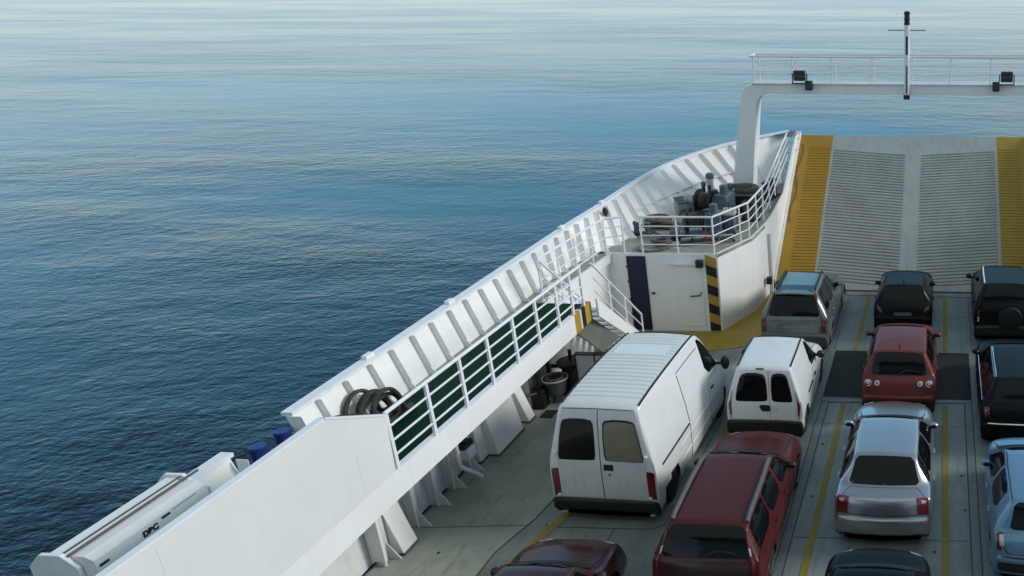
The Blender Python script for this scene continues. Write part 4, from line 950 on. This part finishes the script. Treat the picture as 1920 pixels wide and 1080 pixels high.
# 4 grey tall wagon
vehicle('wagon_car', 'tall silver-grey wagon with black roof rails beside the white bulkhead', 'car', (-3.88, 20.62, 0), 0, dict(
    H=1.74, L=4.75, W=1.86, rwb=.17, zrwb=1.1, rr=.55, rf=2.1, wb=3.1, zwb=1.12, rt=.56, rtb=.74, lip=(.08, .85), lip2=(.12, 1.0), belt=(1.12, 1.02), zh=1.02, zhf=.85, kr=.1, paint='greysilver', gate_paint='greysilver', wr=.35,
    wheels=(.95, 3.75), doors=[(1.15, 2.0, 1.15, 1.95, 1.2, 1.95), (2.03, 3.0, 2.05, 2.95, 2.05, 2.3)], quarter=[(.5, 1.1, .72, 1.14)], tail=[('lampred', [(3.35, 1.72), (3.35, 3.6), (5.4, 3.5), (5.6, 2.7), (6.85, 2.35), (6.9, 1.95), (5.6, 1.95), (5.2, 1.75)]), ('lampclear', [(4.2, 1.85), (4.1, 2.8), (4.7, 2.9), (4.6, 1.85)])], tailround=0,
    mir=(2.75, 1.14, .97), mir_m='trim', rails=('trim', .72, 2.2, 1.75, .05), railr=.035, spoiler=('greysilver', .53, .2, .02), roof_band=('glass', 7.1, 7.55, 1.5), cladding='greytrim', bumper='greytrim', plate_at=(4.0, .85, .1), plate_m='greysilver', rwm=1.85, side_trim=('greytrim', .6, 4.0, 6.3)))
# 5 small white van
SV, LV = vehicle('small_van', 'small white delivery van with two dark rear windows and a black bumper', 'van', (-3.75, 16.08, 0), 0, dict(
    H=1.84, L=4.05, W=1.68, rwb=.07, zrwb=1.08, rr=.2, dr=.06, rf=1.8, wb=2.75, zwb=1.12, rt=.575, rtb=.715, lip=(.05, .8), lip2=(.055, .95), belt=(1.06, 1.0), zh=1.0, zhf=.82, kr=.05, krr=.03, paint='vanwhite', bumper='trim', bumpz=.58, bumpoff=.03, rim='steelrim',
    rear_doors=True, wheels=(.68, 3.2), doors=[(1.75, 2.75, 1.75, 2.7, 1.78, 2.1)], tail=[('lampred', [(3.15, 2.15), (3.2, 3.4), (5.2, 3.8), (6.35, 2.7), (6.35, 2.1)]), ('lamporange', [(3.75, 2.2), (3.75, 3.5), (4.4, 3.4), (4.4, 2.2)]), ('lampclear', [(3.3, 2.25), (3.3, 3.3), (3.7, 3.3), (3.7, 2.25)])],
    mir=(2.42, 1.12, 1.02), gutter=('gasket', .3, 1.78, 1.98), side_trim=('trim', 1.0, 1.6, 4.6), mir_sz=(.2, .13, .19), handle_m='trim', crown=.03))
for s_, (v0, v1, w0, w1) in {'wide': (-1.72, .289, -1.5, .14), 'narrow': (.301, 1.72, .44, 1.5)}.items():
    mb = MB(); patch(mb, LV, [(3.15, v0), (3.15, v1), (6.85, v1), (6.85, v0)], .006, 0); d = part('rear_door', mb, 'vanwhite', SV)
    mb = MB(); patch(mb, LV, [(5.75, w0), (5.75, w1), (6.68, w1), (6.68, w0)], .012, 2); part('rear_window', mb, 'glass', d)
    mb = MB(); patch(mb, LV, [(5.68, w0 - .05), (5.68, w1 + .05), (6.75, w1 + .05), (6.75, w0 - .05)], .009, 2); part('window_gasket', mb, 'gasket', d)
mb = MB(); mb.tube([LV.P(3.2 + .24 * i, .295) + Vector((0, -.004, 0)) for i in range(16)], .005, 6); part('door_seal', mb, 'gasket', SV)
mb = MB(); patch(mb, LV, [(4.0, -.1), (4.0, .3), (5.0, .3), (5.0, -.25)], .02, 1); part('latch_handle', mb, 'trim', SV)
mb = MB(); patch(mb, LV, [(4.0, .33), (4.0, .62), (4.6, .7), (5.0, .33)], .012, 2); part('licence_recess', mb, 'vandirty', SV)
mb = MB(); patch(mb, LV, [(6.86, -.42), (6.86, .05), (6.93, .05), (6.93, -.42)], .02, 0); part('brake_light', mb, 'lampred', SV)
# 6 red estate wagon
vehicle('wagon_car', 'wine red estate wagon with black roof rails behind the small white van', 'car', (-3.64, 10.72, 0), 0, dict(
    H=1.5, L=4.85, W=1.78, rwb=.17, zrwb=1.04, rr=.5, rf=2.58, wb=3.38, zwb=1.04, rt=.62, rtb=.73, lip=(.07, .84), lip2=(.11, .96), belt=(1.0, .96), zh=.94, zhf=.78, kr=.08, paint='wine', bumper='trim',
    wheels=(1.1, 3.85), doors=[(1.42, 2.25, 1.42, 2.2, 1.46, 2.2), (2.28, 3.25, 2.32, 3.2, 2.32, 2.72)], quarter=[(.42, 1.34, .62, 1.4)], tail=[('lampred', [(3.4, 2.0), (3.4, 3.5), (5.5, 3.4), (6.6, 2.9), (6.8, 2.3), (6.8, 2.05), (5.5, 2.05)]), ('lampclear', [(6.15, 2.0), (6.1, 3.0), (6.4, 2.9), (6.4, 2.0)])], tailround=0,
    mir=(3.05, 1.0, 1.0), mir_m='trim', rails=('greytrim', .6, 2.5, 1.94, .035), railr=.04, rwm=1.9, gate_paint='maroon', wv=(2.7, 3.9), belt_trim=('wine', .3, 3.2), hood_crease=True, wr=.32, wiper=True, side_trim=('wine', .3, 4.2, 5.3)))
# 7 boxy maroon car
vehicle('sedan_car', 'dark maroon boxy car cut off by the bottom edge, with only hood and roof showing', 'car', (-6.02, 7.3, 0), 0, dict(
    H=1.4, L=4.42, W=1.68, rwb=.75, zrwb=.96, rr=1.2, rf=2.86, wb=3.46, zwb=.95, rt=.53, rtb=.65, lip=(.06, .86), lip2=(.12, .95), belt=(.92, .9), zh=.9, zhf=.84, kr=.06, paint='maroon', bumper='trim',
    wheels=(.85, 3.55), doors=[(1.2, 2.15, 1.2, 2.1, 1.35, 2.1), (2.2, 3.25, 2.2, 3.2, 2.2, 2.78)], tail=[('lampred', [(3.5, 1.3), (3.5, 2.9), (4.9, 2.9), (4.9, 1.3)])],
    mir=(3.2, .98, .93), wbw=.7, kf=.25, hood_crease=True, gate_name='boot_lid', belt_trim=('wine', .9, 3.3), gutter=('wine', 1.2, 2.9, 2.2), gutr=.014))
# 8 black car at the bottom
vehicle('sedan_car', 'black car cut off by the bottom edge behind the silver sedan', 'car', (-.88, 7.6, 0), 0, dict(
    H=1.42, L=4.25, W=1.74, rwb=.6, zrwb=1.0, rr=1.1, rf=2.75, wb=3.3, zwb=1.0, rt=.6, rtb=.68, lip=(.07, .88), lip2=(.13, .97), belt=(.96, .92), zh=.95, zhf=.78, paint='blackpaint',
    wheels=(.85, 3.4), doors=[(1.1, 2.0, 1.1, 1.95, 1.3, 1.95), (2.05, 3.1, 2.05, 3.05, 2.05, 2.65)], tail=[('lampred', [(3.5, 1.4), (3.5, 3.0), (4.9, 3.0), (4.9, 1.4)])], mir=(2.95, .98, .95), mir_m='blackpaint', gate_name='boot_lid'))
# 9 blue hatchback
vehicle('hatchback_car', 'pale metallic blue hatchback cut off by the right edge', 'car', (1.88, 11.62, 0), 0, dict(
    H=1.47, L=3.9, W=1.8, rwb=.28, zrwb=1.0, rr=.52, rf=2.15, wb=3.0, zwb=1.02, rt=.57, rtb=.66, lip=(.09, .86), lip2=(.16, .94), belt=(1.0, .95), zh=.96, zhf=.8, kr=.14, paint='bluepaint',
    wheels=(.72, 3.1), doors=[(1.0, 1.72, .85, 1.66, .95, 1.66), (1.75, 2.85, 1.78, 2.75, 1.78, 2.2)], quarter=[], tail=[('lampred', [(3.4, 1.75), (3.5, 3.3), (5.0, 3.6), (5.7, 3.2), (5.5, 1.9)]), ('lampclear', [(3.7, 1.62), (3.65, 2.2), (5.2, 2.2), (5.2, 1.66)])], tailround=0,
    mir=(2.42, 1.0, 1.0), mir_m='bluepaint', gutter=('gasket', .6, 2.12, 1.96), gutr=.012, bump_low='trim', bump_strip='trim', rwm=1.75))
# 10 black estate
vehicle('wagon_car', 'black estate car with bright roof rails behind the off-roader', 'car', (1.86, 16.1, 0), 0, dict(
    H=1.48, L=4.55, W=1.8, rwb=.26, zrwb=1.02, rr=.58, rf=2.45, wb=3.25, zwb=1.0, rt=.57, rtb=.7, lip=(.09, .86), lip2=(.15, .96), belt=(1.0, .95), zhf=.78, paint='blackpaint',
    wheels=(.9, 3.62), doors=[(1.3, 2.1, 1.3, 2.05, 1.3, 2.05), (2.13, 3.1, 2.15, 3.05, 2.15, 2.55)], quarter=[(.55, 1.25, .8, 1.25)], tail=[('lampred', [(3.5, 1.62), (3.5, 3.3), (5.0, 3.3), (5.0, 1.62)]), ('lampclear', [(3.95, 1.75), (3.9, 2.7), (4.5, 2.6), (4.5, 1.75)])],
    mir=(3.0, 1.0, 1.0), mir_m='blackpaint', rails=('chrome', .72, 2.4, 1.9, .04), railr=.016, belt_trim=('chrome', .45, 3.1), bump_strip='chrome', gutter=('chrome', .75, 2.4, 2.3), gutr=.009))
# 11 black off-roader
OV, LO = vehicle('off_road_car', 'black off-roader with a covered spare wheel on its back door', 'car', (1.88, 21.5, 0), 0, dict(
    H=1.76, L=4.2, W=1.78, rwb=.14, zrwb=1.12, rr=.42, rf=1.95, wb=2.8, zwb=1.15, rt=.62, rtb=.74, lip=(.08, .85), lip2=(.1, 1.0), belt=(1.12, 1.06), zh=1.06, zhf=.95, kr=.05, paint='blackpaint', clr=.3, wr=.35,
    wheels=(.8, 3.3), doors=[(1.0, 1.75, 1.0, 1.7, 1.0, 1.7), (1.78, 2.7, 1.8, 2.65, 1.8, 2.1)], quarter=[(.45, .95, .55, .97)], tail=[('lampred', [(4.3, 1.85), (4.3, 3.0), (5.7, 3.0), (5.7, 1.85)]), ('lampclear', [(3.6, 1.85), (3.6, 2.9), (4.25, 2.9), (4.25, 1.85)])], tailround=0,
    mir=(2.72, 1.16, 1.06), mir_m='trim', mir_sz=(.22, .14, .17), rails=('rail', .55, 1.9, 1.9, .05), railr=.022, bumper='trim'))
mb = MB(); mb.lathe([(.33, 0), (.33, .02), (.34, .1), (.32, .16), (.24, .18), (.05, .19)], (.1, .09, .9), (0, -1, 0), 28); part('spare_wheel', mb, 'gasket', OV)
# 12 big white van
BV, LB = vehicle('panel_van', 'large white panel van with a ribbed roof and one beige rear window', 'van', (-6.18, 13.12, 0), R(-1.9), dict(
    H=2.47, L=5.3, W=2.06, rwb=.05, zrwb=1.36, rr=.24, dr=.12, rf=3.5, wb=4.5, zwb=1.42, rt=.73, rtb=.89, lip=(.03, .9), lip2=(.035, 1.15), belt=(1.4, 1.3), zh=1.2, zhf=1.02, kr=.03, krr=.02, paint='vanwhite', bumper='trim', bumpz=.5, bumpoff=.035, rim='steelrim', wr=.33,
    rear_doors=True, wheels=(.92, 4.3), doors=[(3.45, 4.45, 3.5, 4.4, 3.52, 4.05)], tail=[('lampred', [(3.2, 1.76), (3.2, 4.3), (4.95, 4.1), (4.95, 1.76)])], tailround=0, crown=.03, df=.08,
    mir=(4.15, 1.45, 1.3), mir_sz=(.2, .14, .34), gutter=('gasket', .34, 3.5, 1.97), gutr=.022, handle_m='trim', wbw=.85))
for (v0, v1, w0, w1, gm) in ((-1.74, -.014, -1.6, -.2, 'glass'), (.014, 1.74, .2, 1.6, 'glassp')):
    mb = MB(); patch(mb, LB, [(3.05, v0), (3.05, v1), (6.88, v1), (6.88, v0)], .008, 0, rings=8, sub=16); d = part('rear_door', mb, 'vandirty', BV)
    mb = MB(); patch(mb, LB, [(5.87, w0 - .05), (5.87, w1 + .05), (6.7, w1 + .05), (6.7, w0 - .05)], .012, 2, cut=.11); part('window_gasket', mb, 'gasket', d)
    mb = MB(); patch(mb, LB, [(5.9, w0), (5.9, w1), (6.67, w1), (6.67, w0)], .016, 2, cut=.11); wn = part('rear_window', mb, gm, d)
    if gm == 'glassp': wn['label'] = 'beige backed rear window'
    for u in (3.25, 6.15):
        s_ = -1 if v0 < -.5 else 1; mb = MB(); a = LB.P(u, s_ * 1.75); b = LB.P(u, s_ * 2.4); n_ = Vector((0, -.03, 0)); mb.bar(a + n_, b + n_, .05, .045); part('hinge', mb, 'vanwhite', d, bevel=.008)
mb = MB(); mb.tube([LB.P(3.08 + .2 * i, 0.) + Vector((0, -.008, 0)) for i in range(20)], .007, 6); part('door_seal', mb, 'gasket', BV)
mb = MB(); mb.tube([LB.P(6.9, -1.7 + .2 * i) + Vector((0, -.006, .004)) for i in range(18)], .007, 6); part('rain_channel', mb, 'gasket', BV)
mb = MB(); patch(mb, LB, [(4.9, .1), (4.9, .42), (5.55, .42), (5.55, .1)], .016, 0); part('latch_handle', mb, 'trim', BV)
mb = MB(); p = LB.P(4.55, .28); mb.lathe([(.018, 0), (.018, .02)], p + Vector((0, -.005, 0)), (0, -1, 0), 10); part('lock', mb, 'trim', BV)
# ribbed roof
mb = MB(); k = 0; y = .55
while y < 3.35:
    u = LB.uy(y, 2.); u2 = LB.uy(y + .085, 2.); vs = []; nn = 12; nar = (2.35 < y < 2.8) 
    for (lo, hi) in ([(-1.72, 1.72)] if not nar else [(-1.72, -1.3), (1.3, 1.72)]):
        vs = []; nn = 12
        for i in range(nn + 1):
            v = lerp(lo, hi, i / nn)
            vs += [LB.P(u, v) - Vector((0, 0, .004)), LB.P(lerp(u, u2, .25), v) + Vector((0, 0, .02)), LB.P(lerp(u, u2, .75), v) + Vector((0, 0, .02)), LB.P(u2, v) - Vector((0, 0, .004))]
        mb.add(vs, [(i * 4 + j, i * 4 + (j + 1) % 4, i * 4 + 4 + (j + 1) % 4, i * 4 + 4 + j) for i in range(nn) for j in range(4)] + [(0, 1, 2, 3), (nn * 4, nn * 4 + 3, nn * 4 + 2, nn * 4 + 1)])
    y += .152
part('roof_ribs', mb, 'vanwhite', BV, smooth=50)
# sliding door lines and rail on the right side
def vline(name, pts, r, m): 
    mb = MB(); mb.tube([LB.P(LB.uy(y, 4.5), v) + Vector((.002, 0, 0)) for y, v in pts], r, 6); part(name, mb, m, BV)
vline('slide_rail', [(.42 + .1 * i, 4.62) for i in range(17)], .022, 'gasket')
vline('door_gap', [(2.05, 4.55)] + [(2.05 - .0 * i, 4.5 - .21 * i) for i in range(7)], .009, 'gasket')
vline('door_gap', [(2.06 + .1 * i, 3.2 ) for i in range(14)], .009, 'gasket')
vline('door_gap', [(2.05, 4.7 + .25 * i) for i in range(9)], .007, 'gasket')
vline('body_crease', [(1.4 + .2 * i, 5.1) for i in range(14)], .01, 'vanwhite')
vline('body_crease', [(1.4 + .2 * i, 6.0) for i in range(14)], .01, 'vanwhite')
# ================================================================== sea, sky, light, camera
wm = bpy.data.materials.new('sea_water'); wm.use_nodes = True
nt = wm.node_tree; N = nt.nodes; L_ = nt.links; b = N['Principled BSDF']
b.inputs['Base Color'].default_value = (.0003, .007, .0125, 1); b.inputs['Roughness'].default_value = .07; b.inputs['IOR'].default_value = 1.29
geo = N.new('ShaderNodeNewGeometry')
def wn(scale, det, stretch=(1, 1, 1), rot=0., rough=.55):
    mp = N.new('ShaderNodeMapping'); mp.inputs['Scale'].default_value = stretch; mp.inputs['Rotation'].default_value = (0, 0, rot)
    L_.new(geo.outputs['Position'], mp.inputs['Vector'])
    n = N.new('ShaderNodeTexNoise'); n.inputs['Scale'].default_value = scale; n.inputs['Detail'].default_value = det; n.inputs['Roughness'].default_value = rough
    L_.new(mp.outputs[0], n.inputs['Vector']); return n.outputs['Fac']
def mth(op, a, b_):
    q = N.new('ShaderNodeMath'); q.operation = op
    for i, x in enumerate((a, b_)):
        if isinstance(x, (int, float)): q.inputs[i].default_value = x
        else: L_.new(x, q.inputs[i])
    return q.outputs[0]
def mr(x, a, b_, c, d):
    r = N.new('ShaderNodeMapRange'); r.inputs[1].default_value = a; r.inputs[2].default_value = b_; r.inputs[3].default_value = c; r.inputs[4].default_value = d
    r.interpolation_type = 'SMOOTHSTEP'; L_.new(x, r.inputs[0]); return r.outputs[0]
big = wn(.013, 5., (.5, 1.4, 1), R(-14))           # slicks and cat's-paws
mid = wn(.05, 3., (.5, 1.3, 1), R(8))
calm = mr(big, .45, .58, 1.3, .3)
calm2 = mr(mid, .35, .7, .55, 1.3)
h = mth('ADD', mth('MULTIPLY', wn(.3, 2., (.65, 1., 1), R(14)), .4), mth('MULTIPLY', wn(1.7, 3., (.65, 1, 1), R(-12)), .27))
h = mth('ADD', h, mth('MULTIPLY', mth('MULTIPLY', wn(.13, 2., (.6, 1.1, 1), R(4)), mr(wn(.016, 3., (.6, 1.3, 1), R(25)), .42, .62, 0., 1.)), .6))
h = mth('ADD', h, mth('MULTIPLY', wn(5.5, 3., (.7, 1, 1), R(20)), .11))
h = mth('MULTIPLY', h, mth('MULTIPLY', calm, calm2))
bp = N.new('ShaderNodeBump'); bp.inputs['Strength'].default_value = 1.; bp.inputs['Distance'].default_value = .25
L_.new(h, bp.inputs['Height']); L_.new(bp.outputs[0], b.inputs['Normal'])
mb = MB(); mb.add([(-3000, -600, -3.2), (3000, -600, -3.2), (3000, 5000, -3.2), (-3000, 5000, -3.2)], [(0, 1, 2, 3)])
sea = mb.build('water', wm, smooth=0, fix=False); sea['kind'] = 'structure'

SUN_AZ, SUN_EL = R(76), R(26)                       # azimuth from +Y towards +X
w = bpy.data.worlds.new('World'); sc.world = w; w.use_nodes = True
n = w.node_tree.nodes; sky = n.new('ShaderNodeTexSky'); sky.sky_type = 'NISHITA'; sky.sun_disc = False
sky.sun_elevation = SUN_EL; sky.sun_rotation = SUN_AZ; sky.air_density = .5; sky.dust_density = 0.; sky.ozone_density = 1.0
sx_ = n.new('ShaderNodeSeparateXYZ'); lk = w.node_tree.links.new
tc_ = n.new('ShaderNodeTexCoord'); lk(tc_.outputs['Generated'], sx_.inputs[0])
def sky_mix(src, lo, hi, f0, f1, col):                 # veil of cloud / haze by height above the horizon (sine of the elevation)
    r = n.new('ShaderNodeMapRange'); r.interpolation_type = 'SMOOTHSTEP'; lk(sx_.outputs['Z'], r.inputs[0])
    for i, x in enumerate((lo, hi, f0, f1)): r.inputs[1 + i].default_value = x
    q = n.new('ShaderNodeMix'); q.data_type = 'RGBA'; lk(r.outputs[0], q.inputs[0]); lk(src, q.inputs[6]); q.inputs[7].default_value = (*col, 1); return q.outputs[2]
c1 = sky_mix(sky.outputs[0], .05, .7, .3, .65, (2.95, 3.1, 2.95)); dark_ahead = sky.outputs[0]
dp = n.new('ShaderNodeVectorMath'); dp.operation = 'DOT_PRODUCT'; lk(tc_.outputs['Generated'], dp.inputs[0]); dp.inputs[1].default_value = (-.42, .907, 0)
def smooth(src, lo, hi, f0, f1):
    r = n.new('ShaderNodeMapRange'); r.interpolation_type = 'SMOOTHSTEP'; lk(src, r.inputs[0])
    for i, x in enumerate((lo, hi, f0, f1)): r.inputs[1 + i].default_value = x
    return r.outputs[0]
def times(a, b_):
    q = n.new('ShaderNodeMath'); q.operation = 'MULTIPLY'; lk(a, q.inputs[0]); lk(b_, q.inputs[1]); return q.outputs[0]
q = n.new('ShaderNodeMix'); q.data_type = 'RGBA'; lk(smooth(dp.outputs['Value'], .05, .5, 0., .8), q.inputs[0]); lk(c1, q.inputs[6]); lk(dark_ahead, q.inputs[7]); c1 = q.outputs[2]   # no veil of cloud ahead
# the clear bright blue part of the sky lies ahead, low over the water
fac = times(times(smooth(sx_.outputs['Z'], .3, .62, 1., 0.), smooth(dp.outputs['Value'], .2, .7, 0., 1.)), smooth(sx_.outputs['Z'], .0, .05, .0, .95))
q = n.new('ShaderNodeMix'); q.data_type = 'RGBA'; lk(fac, q.inputs[0]); lk(c1, q.inputs[6]); q.inputs[7].default_value = (1.5, 3.9, 6.3, 1); c1 = q.outputs[2]
dp2 = n.new('ShaderNodeVectorMath'); dp2.operation = 'DOT_PRODUCT'; lk(tc_.outputs['Generated'], dp2.inputs[0]); dp2.inputs[1].default_value = (.42, .907, 0)
fac = times(times(smooth(sx_.outputs['Z'], .2, .5, 1., 0.), smooth(dp2.outputs['Value'], .84, 1., 0., 1.)), smooth(sx_.outputs['Z'], .0, .05, .0, .8))
q = n.new('ShaderNodeMix'); q.data_type = 'RGBA'; lk(fac, q.inputs[0]); lk(c1, q.inputs[6]); q.inputs[7].default_value = (2.9, 3.9, 4.6, 1); c1 = q.outputs[2]   # paler towards the sun
c2 = sky_mix(c1, .03, .2, 1., 0., (3.5, 4.0, 4.15))
tn = n.new('ShaderNodeMix'); tn.data_type = 'RGBA'; tn.blend_type = 'MULTIPLY'; tn.inputs[0].default_value = 1.; tn.inputs[7].default_value = (1., 1.04, .98, 1)
w.node_tree.links.new(c2, tn.inputs[6]); w.node_tree.links.new(tn.outputs[2], n['Background'].inputs[0]); n['Background'].inputs[1].default_value = .15
sl = bpy.data.lights.new('sun', 'SUN'); sl.energy = 1.6; sl.angle = R(18); sl.color = (1, .96, .9)
so = bpy.data.objects.new('sun', sl); COL.objects.link(so)
dv = Vector((math.sin(SUN_AZ) * math.cos(SUN_EL), math.cos(SUN_AZ) * math.cos(SUN_EL), math.sin(SUN_EL)))
so.rotation_euler = dv.to_track_quat('Z', 'Y').to_euler()

cam = bpy.data.cameras.new('camera'); co = bpy.data.objects.new('camera', cam); COL.objects.link(co); sc.camera = co
F_, CX, CY, HH = 1582., 1680., 540., 9.8
th = math.atan((CY + 52) / F_); ph = math.atan((1771 - CX) * math.cos(th) / F_)
co.location = (0, 0, HH); co.rotation_euler = (math.pi / 2 - th, 0, ph)
cam.sensor_width = 36; cam.lens = F_ / 1920 * 36; cam.shift_x = -(CX - 960) / 1920; cam.shift_y = 0; cam.clip_start = .5; cam.clip_end = 9000

vs_ = sc.view_settings; vs_.view_transform = 'Standard'; vs_.look = 'None'; vs_.exposure = .5; vs_.gamma = 1
sc.render.engine = 'CYCLES'; sc.cycles.max_bounces = 6; sc.cycles.use_denoising = True
